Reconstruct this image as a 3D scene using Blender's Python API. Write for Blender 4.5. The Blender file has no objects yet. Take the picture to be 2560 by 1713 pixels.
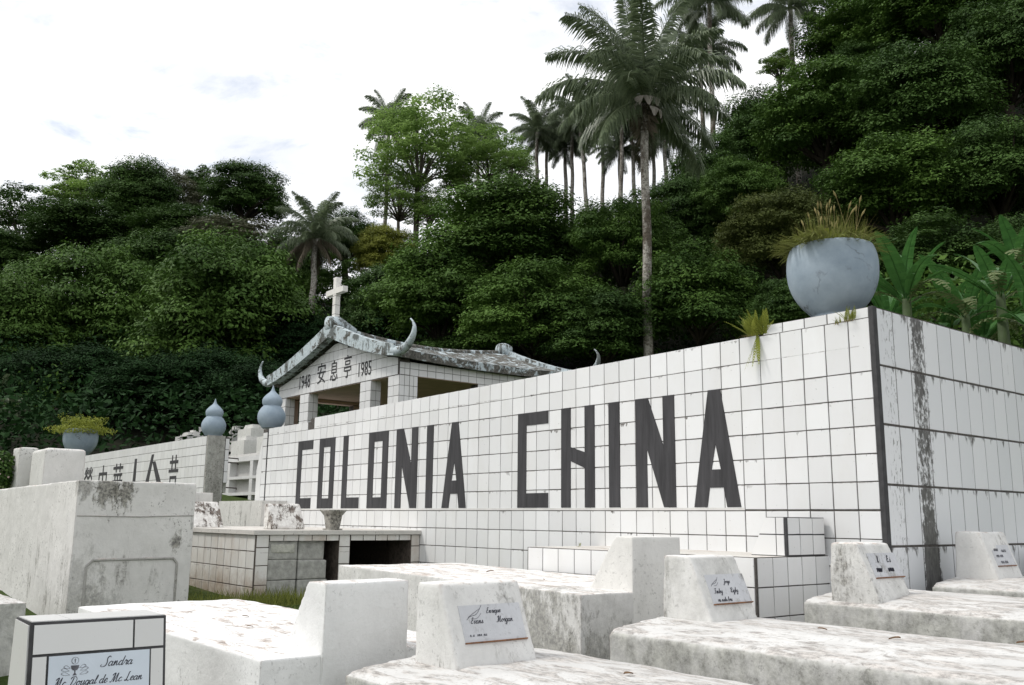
import bpy, bmesh, math, random
import numpy as np
from mathutils import Vector, Matrix, noise
scene = bpy.context.scene
COL = scene.collection
R = math.radians

# ------------------------------------------------------------ camera, sky, sun, exposure
CAMPOS = np.array([2.642, -4.678, 1.588])
FW = np.array([-0.76525, 0.61584, 0.18672]); FW /= np.linalg.norm(FW)
RT = np.array([0.628, 0.778, 0.011]); RT -= FW*(RT@FW); RT /= np.linalg.norm(RT)
UP = np.cross(RT, FW)
FPX = 2315.66
cam_d = bpy.data.cameras.new('camera'); cam = bpy.data.objects.new('camera', cam_d); COL.objects.link(cam)
cam_d.sensor_width = 36; cam_d.lens = FPX/2560*36; cam_d.clip_start = .05; cam_d.clip_end = 2000
M = Matrix.Identity(4)
for i in range(3):
    M[i][0] = RT[i]; M[i][1] = UP[i]; M[i][2] = -FW[i]; M[i][3] = CAMPOS[i]
cam.matrix_world = M
scene.camera = cam

SUN_DIR = np.array([-.50, -.66, 0.]); SUN_DIR /= np.linalg.norm(SUN_DIR)   # horizontal direction towards the sun
SUN_EL = R(52)
w = bpy.data.worlds.new('World'); scene.world = w; w.use_nodes = True
nt = w.node_tree; nt.nodes.clear()
def wn(t, **k):
    n = nt.nodes.new(t)
    for a, b in k.items(): setattr(n, a, b)
    return n
sky = wn('ShaderNodeTexSky', sky_type='NISHITA', sun_disc=False)
sky.sun_elevation = SUN_EL; sky.sun_rotation = math.atan2(SUN_DIR[0], SUN_DIR[1]); sky.air_density = 1.0; sky.dust_density = 1.2
skm = wn('ShaderNodeVectorMath', operation='SCALE'); skm.inputs['Scale'].default_value = .13
nt.links.new(sky.outputs[0], skm.inputs[0])
tc = wn('ShaderNodeTexCoord'); mp = wn('ShaderNodeMapping'); mp.inputs['Scale'].default_value = (1, 1, 2.6); mp.inputs['Location'].default_value = (1.9, 4.2, 2.1)
nt.links.new(tc.outputs['Generated'], mp.inputs[0])
n1 = wn('ShaderNodeTexNoise'); n1.inputs['Scale'].default_value = 3.2; n1.inputs['Detail'].default_value = 9; n1.inputs['Roughness'].default_value = .62; n1.inputs['Distortion'].default_value = .5
nt.links.new(mp.outputs[0], n1.inputs['Vector'])
cr = wn('ShaderNodeValToRGB'); cr.color_ramp.elements[0].position = .31; cr.color_ramp.elements[0].color = (.35,.35,.35,1); cr.color_ramp.elements[1].position = .445; cr.color_ramp.elements[1].color = (1,1,1,1)
nt.links.new(n1.outputs[0], cr.inputs[0])
n2 = wn('ShaderNodeTexNoise'); n2.inputs['Scale'].default_value = 5; n2.inputs['Detail'].default_value = 6
nt.links.new(mp.outputs[0], n2.inputs['Vector'])
cc = wn('ShaderNodeValToRGB'); cc.color_ramp.elements[0].position = .38; cc.color_ramp.elements[0].color = (.86,.89,.95,1); cc.color_ramp.elements[1].position = .62; cc.color_ramp.elements[1].color = (1.22,1.22,1.22,1)
nt.links.new(n2.outputs[0], cc.inputs[0])
mx = wn('ShaderNodeMix', data_type='RGBA')
nt.links.new(cr.outputs[0], mx.inputs[0]); nt.links.new(skm.outputs[0], mx.inputs[6]); nt.links.new(cc.outputs[0], mx.inputs[7])
bg = wn('ShaderNodeBackground'); bg.inputs[1].default_value = 1.0
ow = wn('ShaderNodeOutputWorld')
nt.links.new(mx.outputs[2], bg.inputs[0]); nt.links.new(bg.outputs[0], ow.inputs[0])

sd = bpy.data.lights.new('sun', 'SUN'); sd.energy = 1.9; sd.angle = R(10); sd.color = (1, .96, .9)
so = bpy.data.objects.new('sun', sd); COL.objects.link(so)
sv = Vector((SUN_DIR[0]*math.cos(SUN_EL), SUN_DIR[1]*math.cos(SUN_EL), math.sin(SUN_EL)))
so.rotation_euler = sv.to_track_quat('Z', 'Y').to_euler()
scene.view_settings.view_transform = 'Standard'; scene.view_settings.look = 'None'
scene.view_settings.exposure = 0.16; scene.view_settings.gamma = 1

# ------------------------------------------------------------ helpers
def at(x, y, depth):            # pixel of the 2343-wide view -> point at that depth
    x *= 1.0926; y *= 1.0926
    d = FW + (x-1280)/FPX*RT - (y-856.5)/FPX*UP
    return CAMPOS + d*depth
def hit(x, y, ax, val):
    x *= 1.0926; y *= 1.0926
    d = FW + (x-1280)/FPX*RT - (y-856.5)/FPX*UP
    return CAMPOS + d*((val-CAMPOS[ax])/d[ax])
def tag(o, label=None, cat=None, group=None, kind=None):
    if label: o['label'] = label
    if cat: o['category'] = cat
    if group: o['group'] = group
    if kind: o['kind'] = kind
    return o
def link(name, me, mat=None, parent=None, loc=None):
    o = bpy.data.objects.new(name, me); COL.objects.link(o)
    if mat is not None:
        for m in (mat if isinstance(mat, (list, tuple)) else [mat]): me.materials.append(m)
    if parent is not None: o.parent = parent
    if loc is not None: o.location = loc
    return o
def empty(name, loc, rz=0):
    o = bpy.data.objects.new(name, None); COL.objects.link(o); o.location = loc; o.rotation_euler = (0, 0, rz)
    o.empty_display_size = .2
    return o
class MB:
    def __init__(s): s.v = []; s.f = []; s.m = []; s.r = []; s.off = Vector((0, 0, 0))
    def face(s, pts, mi=0, rnd=.5):
        b = len(s.v); s.v += [tuple(p) for p in pts]; s.f.append(tuple(range(b, b+len(pts)))); s.m.append(mi); s.r.append(rnd)
    def box(s, a, b, mi=0, rnd=.5, skip=()):
        x0, y0, z0 = a; x1, y1, z1 = b
        c = [(x0,y0,z0),(x1,y0,z0),(x1,y1,z0),(x0,y1,z0),(x0,y0,z1),(x1,y0,z1),(x1,y1,z1),(x0,y1,z1)]
        for k, q in enumerate([(0,3,2,1),(4,5,6,7),(0,1,5,4),(1,2,6,5),(2,3,7,6),(3,0,4,7)]):
            if k not in skip: s.face([c[i] for i in q], mi, rnd)
    def prism(s, poly, d, mi=0, rnd=.5):       # poly: list of 3d pts (ccw seen from +d side), d: extrusion vector
        P = [Vector(p) for p in poly]; d = Vector(d); n = len(P)
        s.face([p+d for p in P], mi, rnd); s.face([p for p in reversed(P)], mi, rnd)
        for i in range(n):
            j = (i+1) % n; s.face([P[i], P[j], P[j]+d, P[i]+d], mi, rnd)
    def tube(s, pts, rad, seg=8, mi=0, cap=True, rnd=.5):
        pts = [Vector(p) for p in pts]; rings = []
        if not hasattr(rad, '__len__'): rad = [rad]*len(pts)
        up = Vector((0, 0, 1))
        b = len(s.v)
        prevx = None
        for i, p in enumerate(pts):
            t = (pts[min(i+1, len(pts)-1)]-pts[max(i-1, 0)]).normalized()
            x = prevx if prevx is not None else (Vector((1, 0, 0)) if abs(t.z) > .9 else up)
            x = (x - t*x.dot(t)).normalized(); prevx = x; y = t.cross(x)
            for k in range(seg):
                a = 2*math.pi*k/seg
                s.v.append(tuple(p+(x*math.cos(a)+y*math.sin(a))*rad[i]))
        for i in range(len(pts)-1):
            for k in range(seg):
                k2 = (k+1) % seg
                s.f.append((b+i*seg+k, b+i*seg+k2, b+(i+1)*seg+k2, b+(i+1)*seg+k)); s.m.append(mi); s.r.append(rnd)
        if cap:
            s.f.append(tuple(b+(len(pts)-1)*seg+k for k in range(seg))); s.m.append(mi); s.r.append(rnd)
            s.f.append(tuple(b+k for k in reversed(range(seg)))); s.m.append(mi); s.r.append(rnd)
    def lathe(s, prof, c=(0, 0, 0), seg=40, mi=0):
        b = len(s.v)
        for r_, z in prof:
            for k in range(seg):
                a = 2*math.pi*k/seg; s.v.append((c[0]+r_*math.cos(a), c[1]+r_*math.sin(a), c[2]+z))
        for i in range(len(prof)-1):
            for k in range(seg):
                k2 = (k+1) % seg
                s.f.append((b+i*seg+k, b+i*seg+k2, b+(i+1)*seg+k2, b+(i+1)*seg+k)); s.m.append(mi); s.r.append(.5)
    def mesh(s, name, smooth=False):
        me = bpy.data.meshes.new(name); me.from_pydata(s.v, [], s.f)
        me.polygons.foreach_set('material_index', s.m)
        a = me.attributes.new('rnd', 'FLOAT', 'FACE'); a.data.foreach_set('value', s.r)
        if smooth: me.polygons.foreach_set('use_smooth', [True]*len(s.f))
        me.update(); return me
    def build(s, name, mat=None, parent=None, loc=None, smooth=False):
        return link(name, s.mesh(name, smooth), mat, parent, loc)
def rel(p, o): return (p[0]-o[0], p[1]-o[1], p[2]-o[2])

# ------------------------------------------------------------ materials
class NB:
    def __init__(s, name):
        s.m = bpy.data.materials.new(name); s.m.use_nodes = True; s.t = s.m.node_tree; s.b = s.t.nodes['Principled BSDF']; s.out = s.t.nodes['Material Output']
        s.tc = s.t.nodes.new('ShaderNodeTexCoord'); s.geo = s.t.nodes.new('ShaderNodeNewGeometry')
    def n(s, t, **k):
        x = s.t.nodes.new(t)
        for a, b in k.items(): setattr(x, a, b)
        return x
    def l(s, a, b): s.t.links.new(a, b)
    def noise(s, scale, detail=5, rough=.6, stretch=None, dist=0, coord='Object', off=(0,0,0)):
        x = s.n('ShaderNodeTexNoise'); x.inputs['Scale'].default_value = scale; x.inputs['Detail'].default_value = detail
        x.inputs['Roughness'].default_value = rough; x.inputs['Distortion'].default_value = dist
        mp = s.n('ShaderNodeMapping'); mp.inputs['Scale'].default_value = stretch or (1,1,1); mp.inputs['Location'].default_value = off
        s.l(s.tc.outputs[coord], mp.inputs[0]); s.l(mp.outputs[0], x.inputs['Vector'])
        return x.outputs[0]
    def ramp(s, inp, stops, mode='LINEAR'):
        x = s.n('ShaderNodeValToRGB'); e = x.color_ramp.elements; x.color_ramp.interpolation = mode
        def C(c): return (c, c, c, 1) if not hasattr(c, '__len__') else (*c, 1)
        e[0].position, e[0].color = stops[0][0], C(stops[0][1]); e[1].position, e[1].color = stops[1][0], C(stops[1][1])
        for p, c in stops[2:]:
            q = e.new(p); q.color = C(c)
        s.l(inp, x.inputs[0]); return x.outputs[0]
    def mix(s, f, a, b, mode='MIX'):
        x = s.n('ShaderNodeMix', data_type='RGBA', blend_type=mode)
        for sock, v in ((x.inputs[0], f), (x.inputs[6], a), (x.inputs[7], b)):
            if hasattr(v, 'links') or hasattr(v, 'is_linked'): s.l(v, sock)
            elif hasattr(v, '__len__'): sock.default_value = (*v, 1)
            else: sock.default_value = v if sock.type == 'VALUE' else (v, v, v, 1)
        return x.outputs[2]
    def math(s, op, a, b=0., c=0., clamp=False):
        x = s.n('ShaderNodeMath', operation=op, use_clamp=clamp)
        for i, v in enumerate((a, b, c)):
            if hasattr(v, 'is_linked'): s.l(v, x.inputs[i])
            else: x.inputs[i].default_value = v
        return x.outputs[0]
    def attr(s, nm):
        x = s.n('ShaderNodeAttribute', attribute_name=nm); return x.outputs['Fac']
    def sep(s, v):
        x = s.n('ShaderNodeSeparateXYZ'); s.l(v, x.inputs[0]); return x.outputs
    def bump(s, h, strength=.3, dist=.01):
        x = s.n('ShaderNodeBump'); x.inputs['Strength'].default_value = strength; x.inputs['Distance'].default_value = dist
        s.l(h, x.inputs['Height']); s.l(x.outputs[0], s.b.inputs['Normal'])
    def color(s, c):
        if hasattr(c, 'is_linked'): s.l(c, s.b.inputs['Base Color'])
        else: s.b.inputs['Base Color'].default_value = (*c, 1)
        return s
    def set(s, rough=.8, spec=.3, metal=0):
        s.b.inputs['Roughness'].default_value = rough; s.b.inputs['Specular IOR Level'].default_value = spec; s.b.inputs['Metallic'].default_value = metal; return s

def wash(name, white=(.80,.79,.77), side=.35, top=.5, speck=.3, greyside=0., seed=0., topcol=(.42,.36,.32), edge=0., blots=()):
    """hand-whitewashed concrete: worn patches on top, mildew streaks and specks on the sides"""
    k = NB(name); o = (seed*3.1, seed*1.7, seed*.9)
    N = k.sep(k.geo.outputs['Normal'])
    up = k.ramp(N[2], [(.55, 0.), (.8, 1.)])
    big = k.noise(2.2, 6, .65, off=o); fine = k.noise(16, 8, .7, off=o); vfine = k.noise(70, 4, .6, off=o)
    # top: streaky worn patches
    st = k.noise(7, 10, .72, stretch=(.55, 1.5, 1), dist=.8, off=o)
    t0 = .585-.12*top
    tm = k.ramp(st, [(t0, 0.), (t0+.07, 1.)])
    tmb = k.ramp(k.noise(24, 7, .7, stretch=(.5, 1.6, 1), off=o), [(.38, .2), (.52, 1.)])
    tm2 = k.math('MULTIPLY', k.math('MULTIPLY', tm, tmb), up)
    side_m = k.math('SUBTRACT', 1., up)
    vs = k.noise(6, 12, .78, stretch=(1, 1, .22), off=o)
    t1 = .64-.15*side
    vm = k.ramp(vs, [(t1, 0.), (t1+.09, 1.)])
    vm2 = k.math('MULTIPLY', vm, k.ramp(fine, [(.42, .10), (.54, 1.)]))
    vm3 = k.math('MULTIPLY', vm2, side_m)
    sp = k.math('MULTIPLY', k.ramp(k.noise(48, 5, .7, off=o), [(.585, 0.), (.62, 1.)]), k.ramp(big, [(.46, 0.), (.54, 1.)]))
    base = k.mix(k.ramp(big, [(.35, 0.), (.65, 1.)]), tuple(c*.88 for c in white), white)
    base = k.mix(k.ramp(k.noise(4, 10, .8, stretch=(1, 1, .5), off=(o[1], o[0], 2)), [(.46, 0.), (.60, .55)]), base, tuple(c*.80 for c in white))
    gs = k.math('MULTIPLY', side_m, greyside)
    gm = k.math('MULTIPLY', gs, k.ramp(k.noise(4.5, 12, .8, stretch=(1, 1, .7), off=o), [(.36, .15), (.56, 1.)]))
    base = k.mix(gm, base, k.mix(k.ramp(k.noise(16, 9, .75, off=o), [(.36, 0.), (.62, 1.)]), (.19,.19,.172), (.50,.50,.46)))
    c = k.mix(tm2, base, k.mix(k.ramp(k.noise(20, 8, .8, stretch=(1, 2.2, 1), off=o), [(.42, 0.), (.58, 1.)]), tuple(v*.72 for v in topcol), tuple(min(1, v*1.5) for v in topcol)))
    c = k.mix(k.math('MULTIPLY', vm3, .85*min(1, side*1.6)), c, k.mix(k.ramp(vfine, [(.4, 0.), (.6, 1.)]), (.09,.085,.075), (.34,.33,.30)))
    c = k.mix(k.math('MULTIPLY', sp, speck), c, (.07,.065,.055))
    ed = k.ramp(k.geo.outputs['Pointiness'], [(.53, 0.), (.60, 1.)])
    em = k.math('MULTIPLY', ed, k.ramp(k.noise(14, 8, .75, off=o), [(.46, 0.), (.54, edge)]))
    if edge: c = k.mix(em, c, (.30,.22,.18))
    for bx_, by_, bz_, br_, bs_ in blots:
        vd = k.n('ShaderNodeVectorMath', operation='DISTANCE'); vd.inputs[1].default_value = (bx_, by_, bz_*.6)
        mq = k.n('ShaderNodeMapping'); mq.inputs['Scale'].default_value = (1, 1, .6); k.l(k.tc.outputs['Object'], mq.inputs[0]); k.l(mq.outputs[0], vd.inputs[0])
        bm_ = k.ramp(k.math('ADD', k.math('MULTIPLY', vd.outputs['Value'], .5/br_), k.math('MULTIPLY', k.math('SUBTRACT', k.noise(13, 10, .8, stretch=(1,1,.55), off=(bx_, 3, 1)), .5), 2.4)), [(.22, bs_), (.42, 0.)])
        c = k.mix(bm_, c, k.mix(k.ramp(k.noise(40, 6, .75), [(.42, 0.), (.58, 1.)]), (.05,.048,.042), (.30,.29,.25)))
    k.color(c); k.set(.9, .15)
    k.bump(k.math('ADD', k.math('MULTIPLY', fine, .6), k.math('MULTIPLY', vfine, .4)), .5, .008)
    return k.m

def tile_mat(name, base=(.77,.77,.765), dirt=.15, rough=.3, tint=(.60,.58,.53), drip=None, dripc=.9, low=None):
    k = NB(name); r = k.attr('rnd')
    c = k.mix(r, tuple(v*.90 for v in base), tuple(min(1, v*1.02) for v in base))
    d = k.ramp(k.noise(3.5, 8, .65, stretch=(1,1,.5)), [(.45, 0.), (.80, 1.)])
    c = k.mix(k.math('MULTIPLY', d, dirt*2), c, tint)
    s = k.math('MULTIPLY', k.ramp(k.noise(55, 3, .5), [(.71, 0.), (.75, 1.)]), .35)
    c = k.mix(s, c, (.2,.19,.17))
    if low:
        zz = k.sep(k.tc.outputs['Object'])[2]
        lm = k.ramp(k.math('ADD', k.math('MULTIPLY', zz, 2.), k.math('MULTIPLY', k.math('SUBTRACT', k.noise(8, 8, .75), .5), 1.2)), [(low, .75), (low+.45, 0.)])
        c = k.mix(lm, c, (.27,.185,.125))
    if drip:
        z = k.sep(k.tc.outputs['Object'])[2]
        fr = k.math('FRACT', k.math('MULTIPLY', k.math('SUBTRACT', drip[0]+30*drip[1], z), 1/drip[1]))
        m = k.ramp(k.math('ADD', k.noise(11, 8, .75, stretch=(1,1,.35), off=(3,1,2)), k.ramp(fr, [(.0, .17), (.30, 0.)])), [(.70, 0.), (.745, dripc)])
        m = k.math('MULTIPLY', m, k.ramp(k.noise(2.2, 4, .6, off=(5,5,5)), [(.46, 0.), (.56, 1.)]))
        c = k.mix(m, c, (.10,.09,.08))
        j = k.ramp(k.math('ABSOLUTE', k.math('SUBTRACT', fr, .5)), [(.47, 0.), (.50, .5)])
        c = k.mix(k.math('MULTIPLY', j, k.ramp(k.noise(6, 6, .7), [(.5, 0.), (.56, 1.)])), c, (.16,.13,.11))
    k.color(c); k.set(rough, .45); k.bump(k.noise(9, 2, .5), .06, .01)
    return k.m
def plain(name, c, rough=.8, var=.25, scale=8, bump=.2, spec=.3, stretch=None):
    k = NB(name); n = k.noise(scale, 7, .65, stretch=stretch)
    k.color(k.mix(k.ramp(n, [(.3, 0.), (.7, 1.)]), tuple(v*(1-var) for v in c), tuple(min(1, v*(1+var)) for v in c)))
    k.set(rough, spec); k.bump(n, bump, .01); return k.m

M_tile = tile_mat('glazed tile')
M_tile_wall = tile_mat('wall tile', (.765,.77,.77), .16, .22, drip=(.85, .15))
M_tile_side = None
M_tile_old = tile_mat('old tile', (.72,.71,.68), .45, .4, (.46,.37,.29), drip=(.54, .14), dripc=.6, low=.05)
M_tile_pav = tile_mat('pavilion tile', (.76,.76,.76), .15, .35)
M_grout = plain('grout', (.085,.078,.072), .95, .5, 30)
M_grout_old = plain('rusty grout', (.088,.072,.060), .95, .5, 30)
M_letter = plain('letter paint', (.046,.045,.048), .7, .4, 7, .3, .3, (3, 3, .3))
M_strip = plain('black edge strip', (.05,.05,.052), .7, .4, 12, .3)
M_conc = wash('plain concrete', (.50,.49,.46), .6, .7, .5, .3, 7.)
M_concdark = wash('stained concrete', (.40,.39,.36), 1.0, .7, .8, .8, 3.)
M_dark = plain('void', (.012,.012,.012), 1, .2)

# stained side wall tile: dark mould runs down one column
def side_tile():
    k = NB('stained wall tile'); P = k.sep(k.tc.outputs['Object']); r = k.attr('rnd')
    c = k.mix(r, (.70,.715,.73), (.76,.77,.78))
    fine = k.noise(34, 6, .75, stretch=(1,1,.55)); fine2 = k.noise(60, 4, .7, stretch=(1,1,.35), off=(4,2,1))
    wob = k.noise(3, 3, .5, stretch=(1,1,1))
    # band centred at y=.50 (third column)
    dy = k.math('ABSOLUTE', k.math('SUBTRACT', k.math('ADD', P[1], k.math('MULTIPLY', k.math('SUBTRACT', wob, .5), .08)), .465))
    band = k.ramp(dy, [(.045, 1.), (.115, 0.)])
    fz = k.ramp(k.math('FRACT', k.math('MULTIPLY', k.math('SUBTRACT', 2.767, P[2]), 1/.325)), [(0., 1.), (.7, .62)])
    low = k.ramp(k.math('SUBTRACT', 1.7, P[2]), [(0., 0.), (.45, .45)])
    thr = k.math('ADD', k.math('MULTIPLY', band, k.math('MULTIPLY', fz, .235)), low)
    m = k.ramp(k.math('ADD', fine, k.math('MULTIPLY', thr, k.math('MULTIPLY', band, 1.0))), [(.57, 0.), (.68, 1.)])
    m = k.math('MULTIPLY', m, k.ramp(band, [(.05, 0.), (.3, 1.)]))
    # small runs beneath each horizontal joint and the coping
    run = k.noise(14, 5, .6, stretch=(1,1,.12), off=(1,7,0))
    fr = k.math('FRACT', k.math('MULTIPLY', k.math('SUBTRACT', 2.767, P[2]), 1/.325))
    rl = k.ramp(fr, [(0., .22), (.28, 0.)])
    m2 = k.ramp(k.math('ADD', run, rl), [(.70, 0.), (.76, 1.)])
    m2 = k.math('MULTIPLY', m2, k.ramp(fine2, [(.40, 0.), (.5, 1.)]))
    # first column flecks
    dy1 = k.ramp(k.math('ABSOLUTE', k.math('SUBTRACT', P[1], .15)), [(.03, 1.), (.09, 0.)])
    m3 = k.math('MULTIPLY', dy1, k.ramp(fine2, [(.56, 0.), (.62, 1.)]))
    m = k.math('MAXIMUM', k.math('MAXIMUM', m, m2), k.math('MULTIPLY', m3, .8))
    c = k.mix(k.math('MULTIPLY', m, .93), c, k.mix(k.ramp(fine2, [(.4, 0.), (.6, 1.)]), (.035,.033,.031), (.13,.125,.12))); k.color(c); k.set(.35, .4)
    return k.m
M_tile_side = side_tile()

def pot_mat():
    k = NB('blue grey painted pot')
    n = k.noise(5, 7, .6); f = k.noise(22, 8, .7)
    c = k.mix(k.ramp(n, [(.3, 0.), (.7, 1.)]), (.225,.285,.34), (.345,.41,.47))
    vor = k.n('ShaderNodeTexVoronoi', feature='DISTANCE_TO_EDGE'); vor.inputs['Scale'].default_value = 3.3
    mp = k.n('ShaderNodeMapping'); mp.inputs['Scale'].default_value = (1,1,.75)
    nn = k.n('ShaderNodeTexNoise'); nn.inputs['Scale'].default_value = 7; nn.inputs['Detail'].default_value = 8
    k.l(k.tc.outputs['Object'], nn.inputs['Vector'])
    va = k.n('ShaderNodeVectorMath', operation='MULTIPLY_ADD'); va.inputs[1].default_value = (.22,.22,.22)
    k.l(nn.outputs[1], va.inputs[0]); k.l(k.tc.outputs['Object'], va.inputs[2]); k.l(va.outputs[0], mp.inputs[0]); k.l(mp.outputs[0], vor.inputs['Vector'])
    crack = k.ramp(vor.outputs['Distance'], [(.0, 1.), (.022, 0.)])
    crack = k.math('MULTIPLY', crack, k.ramp(k.noise(3, 5, .6, off=(2,5,1)), [(.52, 0.), (.62, .8)]))
    P = k.sep(k.tc.outputs['Object'])
    rim = k.ramp(P[2], [(.30, 0.), (.46, .30)])
    st = k.ramp(k.math('ADD', k.noise(11, 8, .75, stretch=(1,1,.3)), rim), [(.76, 0.), (.86, 1.)])
    c = k.mix(k.math('MULTIPLY', st, .75), c, (.10,.095,.085))
    c = k.mix(crack, c, (.06,.055,.05))
    sp = k.ramp(f, [(.66, 0.), (.74, 1.)]); c = k.mix(k.math('MULTIPLY', sp, .35), c, (.12,.12,.12))
    k.color(c); k.set(.75, .25); k.bump(f, .35, .006); return k.m
M_pot = pot_mat()
def roofpaint(name, flake):
    k = NB(name); a = k.noise(7, 9, .72, dist=.4); b = k.noise(30, 6, .7); v = k.noise(6, 8, .75, stretch=(1,1,.4), off=(3,3,3))
    c = k.mix(k.ramp(b, [(.35, 0.), (.65, 1.)]), (.40,.47,.50), (.55,.61,.63))
    d = k.mix(k.ramp(b, [(.35, 0.), (.65, 1.)]), (.045,.045,.04), (.20,.19,.17))
    m = k.ramp(a, [(.56-flake*.16, 0.), (.60-flake*.16, 1.)])
    c = k.mix(m, c, d); c = k.mix(k.math('MULTIPLY', k.ramp(v, [(.52, 0.), (.57, 1.)]), .8), c, (.06,.06,.05))
    k.color(c); k.set(.9, .15); k.bump(b, .5, .01); return k.m
M_fascia = roofpaint('flaking blue fascia', .12)
M_roof = roofpaint('weathered roof concrete', .75)
M_pink = plain('pink inner plaster', (.58,.43,.37), .85, .12, 5)
M_plaque = wash('weathered plaque', (.57,.58,.60), .8, .5, .25, 0, 51.)
M_ink = plain('plaque lettering', (.035,.035,.05), .7, .3)
M_inkfade = plain('faded lettering', (.13,.13,.15), .7, .5, 20)
M_rust = plain('rust edge', (.20,.10,.055), .95, .5, 40)
M_block = plain('concrete block', (.37,.37,.345), .95, .3, 18, .8)
M_mortar = plain('mortar smear', (.46,.46,.41), .95, .3, 25, .8)
M_metal = plain('rusty iron', (.06,.045,.04), .7, .5, 40)

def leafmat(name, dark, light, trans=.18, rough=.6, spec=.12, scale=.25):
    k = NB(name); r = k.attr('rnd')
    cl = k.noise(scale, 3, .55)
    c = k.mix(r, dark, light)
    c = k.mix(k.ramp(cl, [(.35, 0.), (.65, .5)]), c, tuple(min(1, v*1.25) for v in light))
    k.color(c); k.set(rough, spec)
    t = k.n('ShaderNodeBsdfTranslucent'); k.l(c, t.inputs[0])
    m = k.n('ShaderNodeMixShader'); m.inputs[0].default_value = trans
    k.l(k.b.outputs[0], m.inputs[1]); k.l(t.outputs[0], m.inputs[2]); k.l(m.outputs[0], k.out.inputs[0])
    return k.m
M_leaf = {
 'shade': leafmat('leaves with painted shade', (.005,.014,.005), (.020,.052,.015), .1, .8, .08),  # understory gloom under the canopy is put into this leaf colour
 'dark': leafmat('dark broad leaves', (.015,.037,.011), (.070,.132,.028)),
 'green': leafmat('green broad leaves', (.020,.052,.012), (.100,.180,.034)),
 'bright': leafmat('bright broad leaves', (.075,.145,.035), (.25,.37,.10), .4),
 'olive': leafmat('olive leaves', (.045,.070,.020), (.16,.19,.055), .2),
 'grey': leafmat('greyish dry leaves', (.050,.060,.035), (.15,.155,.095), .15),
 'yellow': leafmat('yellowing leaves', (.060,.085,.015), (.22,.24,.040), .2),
}
M_frond = leafmat('palm fronds', (.045,.072,.038), (.21,.26,.15), .25, .42, .45)
M_frond_old = leafmat('dry palm fronds', (.060,.050,.035), (.17,.145,.105), .1, .7, .2)
M_banana = leafmat('banana leaves', (.022,.080,.020), (.080,.200,.050), .3, .45, .3, 2.5)
M_banana_old = leafmat('torn banana leaves', (.07,.11,.04), (.17,.20,.09), .2, .6, .2, .8)
M_grass = leafmat('grass blades', (.06,.085,.018), (.22,.24,.055), .2, .7, .2, 2)
M_drygrass = leafmat('dry grass', (.16,.13,.05), (.34,.29,.13), .15, .8, .15, 2)
M_fern = leafmat('small ferns', (.13,.16,.02), (.30,.33,.06), .25, .6, .2, 2)
M_bark = plain('bark', (.13,.115,.095), .95, .4, 6, .6, .1, (1,1,.3))
M_barkdark = plain('dark bark', (.045,.038,.03), .95, .4, 6, .6, .1, (1,1,.3))
def palmbark():
    k = NB('palm trunk'); a = k.noise(1.6, 9, .8, stretch=(1,1,.5)); b = k.noise(9, 6, .8, stretch=(1,1,1.6)); 
    c = k.mix(k.ramp(a, [(.44, 0.), (.54, 1.)]), (.12,.10,.08), (.42,.40,.36))
    c = k.mix(k.math('MULTIPLY', k.ramp(b, [(.52, 0.), (.57, 1.)]), .8), c, (.06,.05,.04))
    P = k.sep(k.tc.outputs['Object']); ring = k.math('SINE', k.math('MULTIPLY', P[2], 38.))
    c = k.mix(k.ramp(ring, [(.75, 0.), (1., .14)]), c, (.05,.045,.04))
    k.color(c); k.set(.95, .1); k.bump(k.math('ADD', k.math('MULTIPLY', ring, .25), b), .4, .03); return k.m
M_palmbark = palmbark()
M_sheath = plain('dead palm sheath', (.40,.36,.33), .85, .35, 3, .3, .2, (1,1,.3))
M_soil = plain('forest floor', (.010,.011,.006), 1., .5, 1.2, .5, .1)  # dark litter, kept near black to stand in for canopy shade
def groundmat():
    k = NB('grassy ground'); a = k.noise(.6, 8, .7); b = k.noise(9, 8, .75)
    c = k.mix(k.ramp(b, [(.3, 0.), (.7, 1.)]), (.030,.052,.012), (.075,.105,.030))
    c = k.mix(k.ramp(a, [(.52, 0.), (.66, .8)]), c, (.13,.095,.06))
    k.color(c); k.set(1, .1); k.bump(b, .8, .05); return k.m
M_ground = groundmat()

# ------------------------------------------------------------ terrain
def lerp_tab(x, xs, ys): return float(np.interp(x, xs, ys))
FWH = np.array([FW[0], FW[1]])/math.hypot(FW[0], FW[1]); RTH = np.array([FWH[1], -FWH[0]])
def height(x, y):
    dx, dy = x-CAMPOS[0], y-CAMPOS[1]
    fz = dx*FWH[0]+dy*FWH[1]; rx = dx*RTH[0]+dy*RTH[1]; d = math.hypot(dx, dy)
    if fz < 2:
        return 0.1 if d > 2.5 else .02
    az = math.degrees(math.atan2(rx, fz))
    near = lerp_tab(fz, [0, 2, 6.5, 12, 16, 25, 38], [0, .1, .9, 1.1, 1.7, 2.7, 4.6])
    if d <= 38: return near
    s = lerp_tab(az, [-40, -29, -10, 0, 10, 29, 40], [.2, .25, .38, .50, .62, .85, .9])
    cap = lerp_tab(az, [-40, -25, -8, 0, 8, 11, 16, 29, 40], [.16, .19, .24, .31, .32, .32, .40, .50, .5])
    zz = near + s*(d-38)
    lim = 1.6+cap*min(d, 95)
    return min(zz, max(lim, near))
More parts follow.
